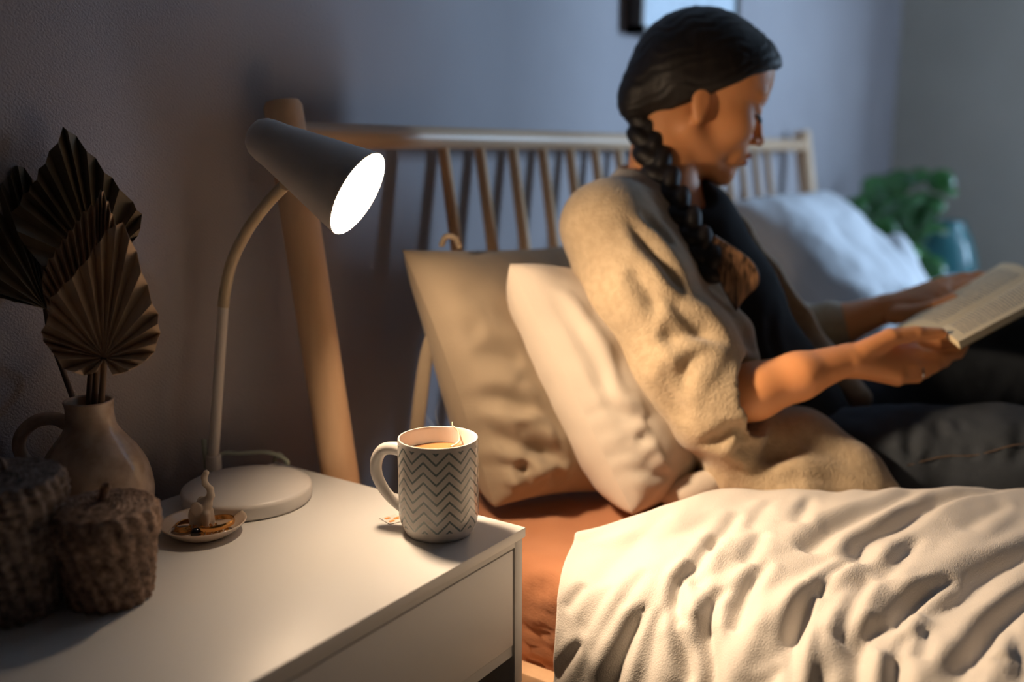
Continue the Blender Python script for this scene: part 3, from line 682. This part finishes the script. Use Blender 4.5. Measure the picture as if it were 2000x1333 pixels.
# cardigan
c = SDF(np.min([P(1080, 330, 1.15), P(1250, 980, 1.15), P(1800, 1000, 1.2)], 0)-.04, np.max([P(1080, 330, 1.1), P(1300, 300, 1.6), P(1750, 800, 1.6), P(1800, 900, 1.2)], 0)+.04, .0042)
c.cone(P(1262, 385, 1.40), P(1185, 445, 1.285), .052, .056, .04)
c.cone(P(1262, 385, 1.42), P(1350, 400, 1.54), .050, .050, .04)
c.chain([P(1188, 447, 1.290), P(1240, 560, 1.275), P(1330, 700, 1.268), P(1388, 785, 1.262)], [.058, .070, .073, .064], .03)
c.chain([P(1388, 785, 1.262), P(1412, 784, 1.255), P(1430, 780, 1.25)], [.064, .060, .055], .02)
c.cone(P(1255, 520, 1.36), P(1400, 840, 1.36), .080, .085, .05)
c.chain([P(1375, 830, 1.235), P(1425, 862, 1.235), P(1462, 845, 1.235)], [.034, .028, .018], .02)
c.chain([P(1285, 400, 1.335), P(1370, 552, 1.315), P(1440, 645, 1.30), P(1462, 700, 1.29)], [.022, .019, .018, .014], .02)
c.chain([P(1425, 915, 1.33), P(1560, 885, 1.30), P(1665, 925, 1.265), P(1745, 958, 1.245)], [.052, .056, .034, .010], .03)
c.chain([P(1425, 935, 1.26), P(1560, 945, 1.24), P(1700, 962, 1.235)], [.030, .030, .012], .03)
# far front edge
c.chain([P(1345, 352, 1.46), P(1390, 388, 1.45), P(1436, 455, 1.455), P(1494, 540, 1.47), P(1556, 630, 1.47), P(1608, 705, 1.45), P(1680, 780, 1.40)], [.012, .017, .023, .026, .026, .024, .018], .015)
c.chain([P(1362, 420, 1.54), P(1470, 570, 1.59), P(1550, 662, 1.60), P(1618, 640, 1.545)], [.055, .052, .048, .043], .02)
# hollow: trunk, neck and sleeve opening
c.chain([P(1290, 300, 1.385), P(1305, 400, 1.385)], [.056, .056], .006, 's')
c.cone(P(1365, 405, 1.53), P(1352, 362, 1.465), .026, .014, .01)
c.chain([P(1405, 783, 1.25), P(1440, 778, 1.245), P(1500, 765, 1.23)], [.040, .048, .052], .008, 's')
c.cone(P(1392, 440, 1.40), P(1520, 640, 1.40), .062, .085, .02, 's')
V, F = biggest(*c.mesh()); V = relax(V, F, 3); N = vnormals(V, F); V = V+N*(.0022*fbm(V, 12, 2))[:, None]
def C(x, y, d=1.18): return P(x, y, d)
cf = [([(1265, 672), (1300, 650), (1350, 638), (1400, 645), (1438, 665)], .016, .016), ([(1322, 790), (1330, 740), (1362, 700), (1425, 678)], .013, .014),
    ([(1228, 410), (1275, 470), (1320, 520), (1360, 580)], .010, .011), ([(1225, 500), (1250, 570), (1290, 620)], .008, .014), ([(1255, 400), (1300, 440), (1330, 480)], .008, .009),
    ([(1300, 560), (1350, 610), (1410, 640)], .008, .012), ([(1350, 880), (1400, 870), (1440, 850), (1465, 830)], .010, .010), ([(1440, 880), (1480, 850), (1510, 820)], .012, .012),
    ([(1420, 905), (1470, 880), (1520, 878), (1580, 880)], .010, .012), ([(1500, 930), (1600, 925), (1680, 940)], .006, .012), ([(1290, 700), (1300, 780), (1340, 840)], .006, .012)]
V = folds(V, N, [([hit(*q, V) for q in pl], d_, w_) for pl, d_, w_ in cf], .25); V = relax(V, F, 2, .4)
V[:, 2] = np.maximum(V[:, 2], .487)
obj('cardigan', V, F, M_knit, person)
# jeans
j = SDF(np.min([P(1450, 560, 1.2), P(1450, 1000, 1.1), P(2250, 1000, 1.1)], 0)-.08, np.max([P(1450, 560, 1.2), P(2300, 450, 1.6), P(1500, 900, 1.7), P(2250, 1000, 1.5)], 0)+.08, .0052)
j.cone(P(1520, 895, 1.40), P(1560, 880, 1.50), .10, .10, .04)
j.chain([P(1545, 905, 1.39), P(1750, 893, 1.335), P(1950, 893, 1.29), P(2140, 905, 1.25)], [.080, .068, .066, .062], .03)
j.chain([P(2140, 905, 1.25), P(2330, 960, 1.42)], [.058, .040], .02)
j.chain([P(1600, 850, 1.50), P(1800, 775, 1.52), P(2010, 700, 1.52), P(2170, 610, 1.52)], [.095, .082, .078, .066], .03)
j.chain([P(2170, 610, 1.52), P(2300, 930, 1.60)], [.060, .040], .02)
V, F = j.mesh(); V = relax(V, F, 3); N = vnormals(V, F); V = V+N*(.004*fbm(V, 16, 3, 1.))[:, None]
def hj(x, y): return hit(x, y, V)
jk = .5
jf = [([(1765, 806), (1772, 850), (1768, 900)], .010, .008), ([(1830, 806), (1838, 850)], .006, .008), ([(1870, 806), (1874, 840)], .005, .007), ([(1990, 812), (1985, 870), (1960, 900)], .009, .010),
    ([(1700, 850), (1720, 900), (1735, 930)], .005, .010), ([(1880, 860), (1890, 910)], .004, .008), ([(1800, 870), (1815, 920)], .005, .009), ([(1930, 860), (1935, 905)], .005, .009), ([(1640, 830), (1680, 870)], .005, .01)]
V = folds(V, N, [([hj(*q) for q in pl], d_*jk, w_) for pl, d_, w_ in jf])
V[:, 2] = np.maximum(V[:, 2], .487)
jn = obj('jeans', V, F, M_jean, person)
sm = [hit(*q, V) for q in ((1758, 907), (1830, 893), (1900, 880), (1960, 870), (1998, 862))]
obj('seam', *tube([q-unit(q-CAM)*.0005 for q in sm], [.0008]*5, 8, 30), M_stem, jn)
for p0, p1 in ((P(2300, 950, 1.42), P(2400, 1000, 1.44)), (P(2300, 930, 1.60), P(2400, 975, 1.56))):
    s_ = SDF(np.minimum(p0, p1)-.08, np.maximum(p0, p1)+.08, .006); s_.chain([p0, p0*.5+p1*.5, p1], [.038, .036, .026], .01); V, F = s_.mesh(); V[:, 2] = np.maximum(V[:, 2], .490); obj('sock', V, F, M_grey, person)
rg = P(1797, 728, 1.293)
obj('finger_ring', *tube([rg+.0108*(UP*math.cos(a)+FW*math.sin(a)) for a in np.linspace(0, 2*math.pi, 25)], [.0014]*25, 8), M_silver, person)

# ------------------------------------------------------------------ open book held in both hands
bk = empty('open_book', P(1900, 610, 1.43)); tag(bk, 'open paperback book with cream pages held in both hands of the reading person', 'book')
G0 = P(1828, 648, 1.335); G1 = P(2022, 536, 1.475); L0 = P(1747, 641, 1.425); L1 = P(1956, 514, 1.575); R0 = P(1872, 668, 1.245); R1 = P(2066, 566, 1.375)
bu = unit(np.cross(R0-L0, G1-G0)); bu = bu if bu[2] > 0 else -bu
def page_block(g0, g1, o0, o1, th, lift):
    n, m = 24, 30; top = np.zeros((n, m, 3))
    for i, s in enumerate(np.linspace(0, 1, n)):
        for k, q in enumerate(np.linspace(0, 1, m)):
            p = (g0*(1-s)+o0*s)*(1-q)+(g1*(1-s)+o1*s)*q; top[i, k] = p+bu*(lift*.6*math.sin(math.pi*s**.8))
    return top
for nme, o0, o1, lift in (('left_pages', L0, L1, .012), ('right_pages', R0, R1, .010)):
    tp = page_block(G0, G1, o0, o1, 0, lift); n, m = tp.shape[:2]; bt = tp-bu*.009; bt[0] = tp[0]-bu*.006
    V = np.vstack([tp.reshape(-1, 3), bt.reshape(-1, 3)]); F = grid_faces(n, m); F2 = [tuple(q+n*m for q in f[::-1]) for f in F]; side = []
    per = [i*m for i in range(n)]+[(n-1)*m+k for k in range(1, m)]+[i*m+m-1 for i in range(n-2, -1, -1)]+[k for k in range(m-2, 0, -1)]
    for a, c_ in zip(per, per[1:]+per[:1]): side.append((a, c_, c_+n*m, a+n*m))
    uv = np.array([(s, q) for s in np.linspace(0, 1, n) for q in np.linspace(0, 1, m)]*2)
    obj(nme, V, F+F2+side, M_page, bk, uv=uv, sharp=40)
    cv = bt-bu*.0008; cv2 = cv-bu*.0009; V = np.vstack([cv.reshape(-1, 3), cv2.reshape(-1, 3)]); obj('cover', V, F+F2+side, M_cover, bk, sharp=40)

# ------------------------------------------------------------------ desk lamp
lamp = empty('desk_lamp', nm(.681, .834, ZT)); tag(lamp, 'switched-on white gooseneck desk lamp with a conical shade on the bedside table', 'lamp')
lc = nm(.681, .834, ZT)
obj('base', *lathe([(0, 0), (.069, 0), (.069, .0015), (.0712, .002), (.0718, .004), (.0718, .0135), (.071, .0165), (.0675, .0185), (.055, .0215), (.03, .0245), (0, .0255)], lc, 96), M_lamp, lamp, sharp=55)
pb = P(418, 912, 1.135); pb = nm(pb[0], pb[1], ZT+.019)
obj('collar', *lathe([(0, 0), (.0088, 0), (.0088, .016), (.0080, .017), (0, .017)], pb, 32), M_lamp, lamp, sharp=40)
pj = P(436, 600, 1.125); pbt = pb+nm(0, 0, .014)
obj('pole', *tube([pbt, pbt*.5+pj*.5, pj], [.0062]*3, 24), M_lamp, lamp, sharp=50)
neckp = [pj, P(440, 566, 1.122), P(453, 512, 1.115), P(482, 452, 1.095), P(520, 400, 1.07), P(556, 362, 1.043)]
obj('gooseneck', *tube(neckp, [.0066]*6, 20, 60), mat('gooseneck_sleeve', (.62, .52, .36), .4), lamp, sharp=50)
sa = P(497, 260, 1.034); so = P(699, 379, 1.012); ax = unit(so-sa); Ls = np.linalg.norm(so-sa)
prof = [(0, -.004), (.010, -.003), (.0170, .001), (.0218, .008), (.0243, .018), (.0260, .03)]+[(.0260+(.0488-.0260)*k/10, .03+(Ls-.03)*k/10) for k in range(1, 11)]
inner = [(r-.0014, h) for r, h in prof[::-1]][:-1]; inner[-1] = (0.001, inner[-1][1])
sh = obj('lamp_shade', *lathe(prof+[(.0481, Ls+.0004)], sa, 96, ax), M_lamp, lamp, sharp=60)
obj('shade_lining', *lathe([(r, h+.0015) for r, h in [(.0478, Ls-.001)]+inner[1:]], sa, 96, ax), M_shadein, sh)
obj('bulb', *sphere(sa+ax*(Ls-.026), .029, 32, 16), M_bulb, lamp)
# the reflector bulb throws a soft forward beam out of the shade
bl = bpy.data.lights.new('lamp_beam', 'SPOT'); bl.energy = BEAM; bl.color = WARM; bl.spot_size = math.radians(115); bl.spot_blend = 1.0; bl.shadow_soft_size = .03
blo = bpy.data.objects.new('lamp_beam', bl); S.collection.objects.link(blo); blo.location = Vector(sa+ax*(Ls+.0045))
blo.rotation_euler = Vector(-ax).to_track_quat('Z', 'Y').to_euler()
obj('cord', *tube([pb+nm(-.006, .012, -.012), P(430, 889, 1.16), P(470, 886, 1.17), P(520, 884, 1.175), P(548, 893, 1.175), P(562, 906, 1.175), nm(.80, .925, .55), nm(.80, .935, .30), nm(.79, .935, .02)], [.0026]*9, 10, 90), M_cord, lamp)
obj('switch', *lathe([(0, 0), (.003, 0), (.003, .035), (0, .036)], pb+nm(-.004, .010, .0), 12), M_cord, lamp)

# ------------------------------------------------------------------ mug of tea
mc = onz(858, 1037, ZT); mc = nm(mc[0], mc[1], ZT); MH = .101; MR = .0412
mug = empty('mug', mc); tag(mug, 'white porcelain mug of tea with grey-green zigzag stripes', 'mug')
mp = [(0, .003), (.030, .003), (.0315, 0), (.0335, 0), (.0355, .003), (.0395, .012), (MR, .020), (MR, MH-.003), (MR-.0006, MH), (MR-.0022, MH), (MR-.0030, MH-.003), (MR-.0036, .02), (.034, .010), (0, .007)]
rings = []
for (r0, h0), (r1, h1) in zip(mp[:-1], mp[1:]):
    rings.append((r0, h0))
rings.append(mp[-1]); seg = 128
V, F = lathe(rings, mc, seg); 
V2 = []; n = len(rings); vv = []
for k in range(n):
    for s in range(seg+1): a = 2*math.pi*s/seg; V2.append(V[k*seg+s % seg]); vv.append((s/seg, rings[k][1]/MH if k <= 8 else 2.0))
F2 = [(k*(seg+1)+s, k*(seg+1)+s+1, (k+1)*(seg+1)+s+1, (k+1)*(seg+1)+s) for k in range(n-1) for s in range(seg)]
obj('cup', V2, F2, M_chev, mug, uv=vv, sharp=45)
hp = [(-.038, .083), (-.050, .0845), (-.062, .0815), (-.0695, .070), (-.0700, .055), (-.063, .040), (-.052, .028), (-.040, .0205), (-.035, .018)]
ha = unit(RT*.93-FH*.30)      # direction the handle points away from
hpts = [mc+ha*x+nm(0, 0, z) for x, z in hp]
obj('handle', *tube(hpts, [.0075, .0068, .0066, .0066, .0063, .0060, .0058, .0062, .007], 20, 60, flat=.55, flatdir=None) if False else tube(hpts, [.0078, .0068, .0065, .0065, .0062, .0058, .0056, .0062, .0075], 20, 60), M_ceram, mug)
obj('tea', *lathe([(0, .0), (MR-.0034, 0.0)], mc+nm(0, 0, MH-.017), 64), M_tea, mug)
q0 = mc+unit(RT*.55+FH*.35)*.0385+nm(0, 0, MH+.0008)
ts = obj('tea_bag_string', *tube([mc+RT*.012+FH*.020+nm(0, 0, MH-.0165), mc+RT*.020+FH*.028+nm(0, 0, MH-.013), mc+RT*.019+FH*.0335+nm(0, 0, MH-.004), mc+RT*.013+FH*.0375+nm(0, 0, MH+.0012), mc+RT*.012+FH*.0422+nm(0, 0, MH-.001), mc+RT*.010+FH*.0425+nm(0, 0, .04), mc+RT*.004+FH*.043+nm(0, 0, .0012), mc-RT*.03+FH*.045+nm(0, 0, .0012), mc-RT*.050+FH*.0335+nm(0, 0, .0012)], [.0011, .0011, .0009]+[.0005]*6, 8, 110), M_string, mug)
tg = mc-RT*.052+FH*.030
a1 = unit(RT*.8+FH*.6); a2 = np.cross(nm(0, 0, 1), a1)
def card(c, w, h, t=.0005):
    V = [c+a1*x*w/2+a2*y*h/2+nm(0, 0, z) for x in (-1, 1) for y in (-1, 1) for z in (.0004, t+.0004)]; return V, [(0, 1, 3, 2), (4, 6, 7, 5), (0, 4, 5, 1), (2, 3, 7, 6), (0, 2, 6, 4), (1, 5, 7, 3)]
tag_o = obj('tea_bag_tag', *card(tg, .020, .022), M_ceram, smooth=False); tag(tag_o, 'small white and orange paper tag lying behind the mug handle', 'tag')
for dx, dy in ((-.0035, .005), (-.004, -.005), (.004, -.001)):
    obj('print', *card(tg+a1*dx+a2*dy+nm(0, 0, .0006), .006, .004, .0003), M_orange, tag_o, smooth=False)
# thin steam
ms = bpy.data.materials.new('steam'); ms.use_nodes = True; nt = ms.node_tree; nt.nodes.remove(nt.nodes['Principled BSDF'])
vs = nt.nodes.new('ShaderNodeVolumeScatter'); vs.inputs['Density'].default_value = 5.0; nt.links.new(vs.outputs[0], nt.nodes['Material Output'].inputs['Volume'])
st = [tube([mc+RT*(.0+.006*math.sin(t_*5+k))+FH*.008*math.cos(t_*4+k*2)+nm(0, 0, MH-.012+t_*.050)+RT*(.012*k-.008) for t_ in np.linspace(0, 1, 14)], [.0035*math.sin(math.pi*min(.98, max(.04, q)))+.0006 for q in np.linspace(0, 1, 14)], 10, flat=.4, flatdir=RT) for k in range(2)]
sm_ = obj('steam', *merge(*st), ms); tag(sm_, 'faint wisp of steam rising from the mug', 'steam', kind='stuff')

# ------------------------------------------------------------------ jewellery dish
dc = onz(399, 1042, ZT); dc = nm(dc[0], dc[1], ZT)
dish = obj('trinket_dish', *lathe([(0, 0), (.026, 0), (.028, .0012), (.036, .006), (.0425, .0125), (.0432, .0135), (.0425, .0142), (.0405, .0128), (.034, .0075), (.026, .0036), (0, .0030)], dc, 96), M_dish)
tag(dish, 'small glazed round dish holding jewellery beside the lamp base', 'dish')
e_ = SDF(dc-nm(.04, .04, .01), dc+nm(.04, .04, .09), .0009)
def D(x, y, z): return dc+RT*x+FH*y+nm(0, 0, z)
# sitting elephant, trunk raised to the right
e_.ell(D(-.004, .004, .017), (.0125, .0105, .0145), np.stack([RT, FH, nm(0, 0, 1)], 1), .004)
e_.ell(D(.001, .002, .030), (.0085, .0075, .0080), np.stack([RT, FH, nm(0, 0, 1)], 1), .004)
e_.chain([D(.004, .002, .033), D(.0085, .002, .040), D(.0085, .002, .047), D(.0035, .002, .053), D(.003, .002, .060), D(.0052, .002, .0645)], [.0052, .0036, .0030, .0028, .0027, .0032], .003)
e_.cone(D(.004, -.004, .022), D(.005, -.0065, .0045), .0040, .0034, .003); e_.cone(D(.004, .008, .022), D(.006, .0095, .0045), .0040, .0034, .003)
e_.cone(D(-.008, -.005, .010), D(-.004, -.009, .0045), .0055, .0040, .003); e_.cone(D(-.010, .010, .010), D(-.006, .013, .0045), .0055, .0040, .003)
e_.ell(D(-.0045, -.0065, .029), (.0062, .0018, .0078), np.stack([RT, FH, nm(0, 0, 1)], 1), .0015); e_.ell(D(-.0035, .0105, .029), (.0062, .0018, .0078), np.stack([RT, FH, nm(0, 0, 1)], 1), .0015)
V, F = e_.mesh(); el = obj('elephant_figurine', relax(V, F, 2), F, M_eleph); tag(el, 'cream elephant ring holder with raised trunk standing in the dish', 'figurine')
# wide gold bangle
bc = D(.012, -.004, .0125); bn = unit(nm(0, 0, 1)-RT*.10+FH*.06); b1 = unit(RT-bn*(RT@bn)); b2 = np.cross(bn, b1); V = []
for s in range(96):
    a = 2*math.pi*s/96; rd = b1*math.cos(a)+b2*math.sin(a)
    for r, hh in ((.0205, -.0026), (.0212, 0), (.0205, .0026), (.0197, .0024), (.0197, -.0024)): V.append(bc+rd*r*(1+.0*s)+bn*hh)
bg = obj('bangle', V, grid_faces(96, 5, True, True), M_gold, sharp=40); tag(bg, 'polished gold bangle resting tilted across the dish', 'bangle')
ch = []
for k in range(90):
    a = k*.55; r = .013+.006*math.sin(k*1.7); c_ = D(.010+r*math.cos(a)*.95, -.014+.55*r*math.sin(a), .0062+.0022*(k % 3))
    n_ = unit(rng.normal(size=3)); u_ = unit(np.cross(n_, nm(.3, .2, 1))); w_ = np.cross(n_, u_)
    ch.append(tube([c_+.0019*(u_*math.cos(t_)+w_*math.sin(t_)) for t_ in np.linspace(0, 2*math.pi, 9)], [.00055]*9, 5, cap=False))
gc = obj('gold_chain', *merge(*ch), M_gold); tag(gc, 'tangled fine gold chain heaped in the front of the dish', 'necklace')
ch = [tube([D(-.018+.012*math.cos(t_)*(1-.1*k), -.004+.012*math.sin(t_), .008+.0012*k) for t_ in np.linspace(0, 2*math.pi, 40)], [.0011]*40, 6, cap=False) for k in range(4)]
hr = obj('hoop_bracelet', *merge(*ch), M_gold); tag(hr, 'stack of thin gold hoops at the left side of the dish', 'bracelet')
bd = obj('black_bead', *sphere(D(-.001, -.022, .0095), .0052, 24, 12), M_bead); tag(bd, 'shiny round black bead in the front of the dish', 'bead')
sr = obj('cream_ring', *tube([D(-.016+.013*math.cos(t_), -.018+.009*math.sin(t_), .0085+.002*math.sin(t_)) for t_ in np.linspace(0, 2*math.pi, 40)], [.0016]*40, 8, cap=False), M_pearl); tag(sr, 'pale cream ring leaning in the left front of the dish', 'ring')

# ------------------------------------------------------------------ stoneware jug with dried palm leaves
vc = nm(*onz(196, 1046, ZT)[:2], ZT); VH = .135
jug = empty('jug', vc); tag(jug, 'speckled brown stoneware jug vase with a loop handle', 'jug')
vp = [(0, 0), (.036, 0), (.043, .004), (.051, .020), (.0555, .040), (.0555, .055), (.051, .075), (.043, .091), (.033, .104), (.0255, .115), (.0232, .125), (.0228, .135), (.0240, .1415), (.0236, .1435), (.0215, .1435), (.0200, .141), (.0195, .125), (.022, .112), (.032, .10), (.045, .07), (.045, .03), (.03, .01), (0, .008)]
obj('vase_body', *lathe([tuple(q) for q in spline([(r, h, 0) for r, h in vp], 90)[:, :2]], vc, 96), M_vase, jug)
va = unit(-RT)
obj('handle', *tube([vc+va*x+nm(0, 0, z) for x, z in ((.022, .118), (.036, .124), (.055, .121), (.070, .108), (.074, .092), (.066, .078), (.048, .072))], [.0075, .0068, .0066, .0066, .0066, .0066, .0072], 20, 60), M_vase, jug)
VM = vc+nm(0, 0, .141)
def outline_leaf(name, base, out, d, mt, label, amp=.004, curl=.0, stem=None, dd=lambda x, y: 0, sub=2):
    """pleated fan leaf; base and out: measured outline; alternate pleat edges lie nearer and farther"""
    q = []
    for (a, b_) in zip(out[:-1], out[1:]):
        for s in range(sub): t_ = s/sub; q.append((a[0]*(1-t_)+b_[0]*t_, a[1]*(1-t_)+b_[1]*t_))
    q.append(out[-1]); n = len(q); R = 14; V = []
    for i, (x, y) in enumerate(q):
        jit = 1+.018*((i % 2)*2-1)
        for r in range(R+1):
            s = r/R; px_ = base[0]+(x-base[0])*s*jit; py_ = base[1]+(y-base[1])*s*jit
            z = ((i % 2)*2-1)*amp*s**.8+curl*s*s+dd((px_-base[0])/200, (py_-base[1])/200)
            V.append(P(px_, py_, d+z))
    F = [(i*(R+1)+r, i*(R+1)+r+1, (i+1)*(R+1)+r+1, (i+1)*(R+1)+r) for i in range(n-1) for r in range(R)]
    lf = empty('dried_palm_leaf', VM*0+P(stem[-1][0], stem[-1][1], stem[-1][2])); tag(lf, label, 'dried leaf')
    o = obj('blade', V, F, mt, lf, smooth=False); m_ = o.modifiers.new('t', 'SOLIDIFY'); m_.thickness = .0007
    obj('stem', *tube([P(*p_) for p_ in stem], [.0030]*len(stem), 10, 24), M_stem, lf)
    return lf
D1 = .930
outline_leaf('l', (203, 699), [(221, 733), (236, 729), (252, 724), (270, 714), (285, 705), (300, 688), (307, 671), (311, 652), (310, 632), (307, 615), (298, 592), (287, 559), (277, 529), (266, 495), (254, 464), (240, 439), (227, 436), (208, 454), (196, 468), (184, 487), (170, 506), (156, 525), (139, 542), (124, 559), (110, 571), (99, 585), (96, 600), (97, 615), (88, 632), (82, 649), (82, 658), (86, 667), (92, 677), (101, 686), (112, 703), (124, 720), (145, 728), (165, 733), (187, 727)],
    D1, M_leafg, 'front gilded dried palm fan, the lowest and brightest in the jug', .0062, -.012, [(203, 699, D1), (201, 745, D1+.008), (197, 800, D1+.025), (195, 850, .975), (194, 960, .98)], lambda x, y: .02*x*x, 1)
D2 = .946
outline_leaf('l', (190, 712), [(232, 520), (226, 440), (216, 410), (208, 388), (199, 369), (192, 385), (186, 400), (169, 409), (156, 426), (142, 446), (129, 463), (116, 480), (103, 500), (90, 517), (84, 535), (82, 562), (90, 592), (96, 622), (110, 660)], D2, M_leafg,
    'gilded dried palm fan with a slim tip just behind the front leaf', .0055, -.008, [(190, 712, D2), (186, 760, D2+.01), (182, 830, .975), (186, 940, .98)], lambda x, y: 0, 2)
D3 = .970
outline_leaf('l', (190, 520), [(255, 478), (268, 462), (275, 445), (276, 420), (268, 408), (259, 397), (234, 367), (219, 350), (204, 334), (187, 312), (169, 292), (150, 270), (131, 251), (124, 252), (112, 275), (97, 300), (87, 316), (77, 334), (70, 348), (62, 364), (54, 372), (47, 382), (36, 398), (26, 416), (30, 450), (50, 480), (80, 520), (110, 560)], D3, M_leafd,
    'tall dark dried palm fan with a pointed tip rising above the gilded leaves', .0050, -.006, [(190, 520, D3), (188, 600, D3), (178, 720, D3+.01), (172, 830, .975), (176, 950, .98)], lambda x, y: .038*x, 1)
D4 = .960
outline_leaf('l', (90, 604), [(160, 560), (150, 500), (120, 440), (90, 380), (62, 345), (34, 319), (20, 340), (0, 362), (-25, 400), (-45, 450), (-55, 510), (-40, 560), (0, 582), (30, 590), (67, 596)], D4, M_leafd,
    'nearly black dried palm fan at the far left of the jug', .0050, .0, [(90, 604, D4), (100, 660, D4), (125, 730, D4+.03), (156, 822, .968), (165, 900, .975)], lambda x, y: .05*x, 2)

# ------------------------------------------------------------------ wicker baskets with lids
def basket(px, py, R, H, mt, label, lidh, ribs, knob):
    c0 = nm(*onz(px, py, ZT)[:2], ZT); root = empty('wicker_basket', c0); tag(root, label, 'basket')
    def weave(h0, h1, r0, r1, rows, a):
        pr = []; 
        n = rows*4
        for i in range(n+1):
            t_ = i/n; pr.append((r0+(r1-r0)*t_+.0035*math.sin(math.pi*t_), h0+(h1-h0)*t_))
        def rf(an, k, h): 
            row = k//4; ph = (k % 4)/4; return a*.8*math.sin(math.pi*ph)+a*1.3*math.sin(ribs*an+.5*row)+a*.6*math.sin(7*ribs*an+3*row)
        return pr, rf
    pr, rf = weave(.001, H-.004, R*.82, R*.92, 24, .0012)
    obj('basket_body', *lathe([(0, .0005)]+pr+[(R*.8, H-.004)], c0, 180, None, lambda an, k, h: rf(an, k-1, h) if 0 < k <= len(pr) else 0), mt, root)
    pl, rl = weave(H-lidh, H, R, R*1.05, 8, .0013)
    top = []; nr = 13
    for i in range(nr*3+1):
        t_ = i/(nr*3); top.append((R*1.0*(1-t_)+.0005, H+.002+.005*math.sin(math.pi/2*t_)+.0010*math.sin(2*math.pi*i/3+1)))
    lid = obj('lid', *lathe(pl+top, c0, 180, None, lambda an, k, h: rl(an, k, h) if k < len(pl) else .0009*math.sin(ribs*an+k)), mt, root)
    kz = H+.006
    if knob == 'twig': obj('knob', *tube([c0+nm(0, 0, kz-.004), c0+nm(.001, 0, kz+.006), c0+RT*.004+nm(0, 0, kz+.013), c0+RT*.008+nm(0, 0, kz+.014)], [.0045, .0034, .0042, .003], 12, 20), mt, lid)
    else:
        obj('knob', *tube([c0+RT*.007*math.cos(a)+nm(0, 0, kz+.004+.008*math.sin(a)) for a in np.linspace(-.3, math.pi+.3, 12)], [.0022]*12, 10, 30), mt, lid)
    return root
basket(217, 1168, .0405, .084, M_wick, 'small brown wicker basket with a lid and twig knob, in front of the jug', .031, 18, 'twig')
basket(22, 1190, .0475, .118, M_wick2, 'larger grey-brown wicker basket with a lid, at the left edge of the bedside table', .030, 26, 'loop')

# ------------------------------------------------------------------ picture on the wall
pf = empty('picture_frame', nm(1.99, WALL, 1.19)); tag(pf, 'framed pale blue print hanging on the wall above the headboard', 'picture')
x0, x1, z0, z1 = 1.775, 2.285, 1.186, 1.95
obj('frame', *merge(box(x0, x0+.014, WALL-.035, WALL-.001, z0, z1), box(x1-.014, x1, WALL-.035, WALL-.001, z0, z1), box(x0, x1, WALL-.035, WALL-.001, z0, z0+.014), box(x0, x1, WALL-.035, WALL-.001, z1-.014, z1)), M_frame, pf, smooth=False)
obj('print', *box(x0+.014, x1-.014, WALL-.028, WALL-.02, z0+.014, z1-.014), M_mount, pf, smooth=False)

# ------------------------------------------------------------------ far bedside table with plant and vase
st2 = empty('side_table', nm(3.2, .68, 0)); tag(st2, 'small white bedside table on the far side of the bed', 'side table')
obj('table_top', *box(2.92, 3.72, .46, .92, .455, .475, .002), M_white, st2, sharp=40)
obj('carcass', *merge(box(2.94, 2.96, .48, .91, 0, .455), box(3.68, 3.70, .48, .91, 0, .455), box(2.96, 3.68, .48, .91, .2, .215)), M_white, st2, smooth=False)
ptc = nm(3.12, .66, .475)
plant = empty('potted_plant', ptc); tag(plant, 'leafy green round-leaved plant in an aqua glazed pot on the far bedside table', 'plant')
obj('pot', *lathe([(0, 0), (.05, 0), (.068, .03), (.078, .09), (.080, .145), (.074, .145), (.070, .12), (0, .115)], ptc, 48), M_aqua, plant, sharp=50)
lp = [(1672, 420), (1690, 385), (1712, 362), (1728, 345), (1745, 375), (1760, 400), (1790, 342), (1806, 392), (1850, 365), (1838, 352), (1728, 410), (1700, 440), (1665, 408), (1750, 440), (1780, 425), (1812, 415), (1770, 455), (1740, 470), (1720, 450), (1795, 450), (1830, 440), (1786, 475), (1800, 495), (1765, 495), (1815, 520), (1745, 420), (1682, 432), (1708, 400), (1775, 385), (1822, 400), (1700, 470), (1752, 355)]
leafm, petm = [], []
for k, (x, y) in enumerate(lp):
    d_ = 3.02+rng.uniform(-.13, .16)+(-.12 if y > 440 else 0); c_ = P(x, y, d_); r = rng.uniform(.034, .048)
    nr = unit(unit(CAM-c_)*.7+nm(rng.uniform(-.6, .6), rng.uniform(-.6, .6), rng.uniform(.2, 1.0))); u_ = unit(np.cross(nr, nm(.2, .1, 1))); w_ = np.cross(nr, u_)
    V = [c_-nr*.006]; 
    for q in (.5, 1.0):
        for a in np.linspace(0, 2*math.pi, 20, endpoint=False): V.append(c_+(u_*math.cos(a)*r+w_*math.sin(a)*r*.94)*q-nr*.006*(1-q*q)*1.0+nr*(-.008*(q**3)))
    F = [(0, 1+i, 1+(i+1) % 20) for i in range(20)]+[(1+i, 21+i, 21+(i+1) % 20, 1+(i+1) % 20) for i in range(20)]
    lo_ = obj('leaf', V, F, M_plant, plant); m_ = lo_.modifiers.new('t', 'SOLIDIFY'); m_.thickness = .0015
    b_ = ptc+nm(rng.uniform(-.02, .02), rng.uniform(-.02, .02), .115); mid = (b_+c_)/2+nm(0, 0, .02)
    obj('leaf_stalk', *tube([b_, mid, c_-nr*.006], [.0022, .002, .0016], 6, 12), M_plant, plant)
tvc = nm(3.50, .645, .475)
tv_ = obj('teal_vase', *lathe([tuple(q) for q in spline([(r, h, 0) for r, h in [(0, 0), (.09, 0), (.105, .02), (.112, .06), (.108, .12), (.092, .18), (.070, .225), (.060, .25), (.055, .25), (.060, .22), (.08, .17), (.095, .1), (.095, .05), (0, .02)]], 70)[:, :2]], tvc, 64), M_teal)
tag(tv_, 'rounded dark teal ceramic vase behind the green plant', 'vase')
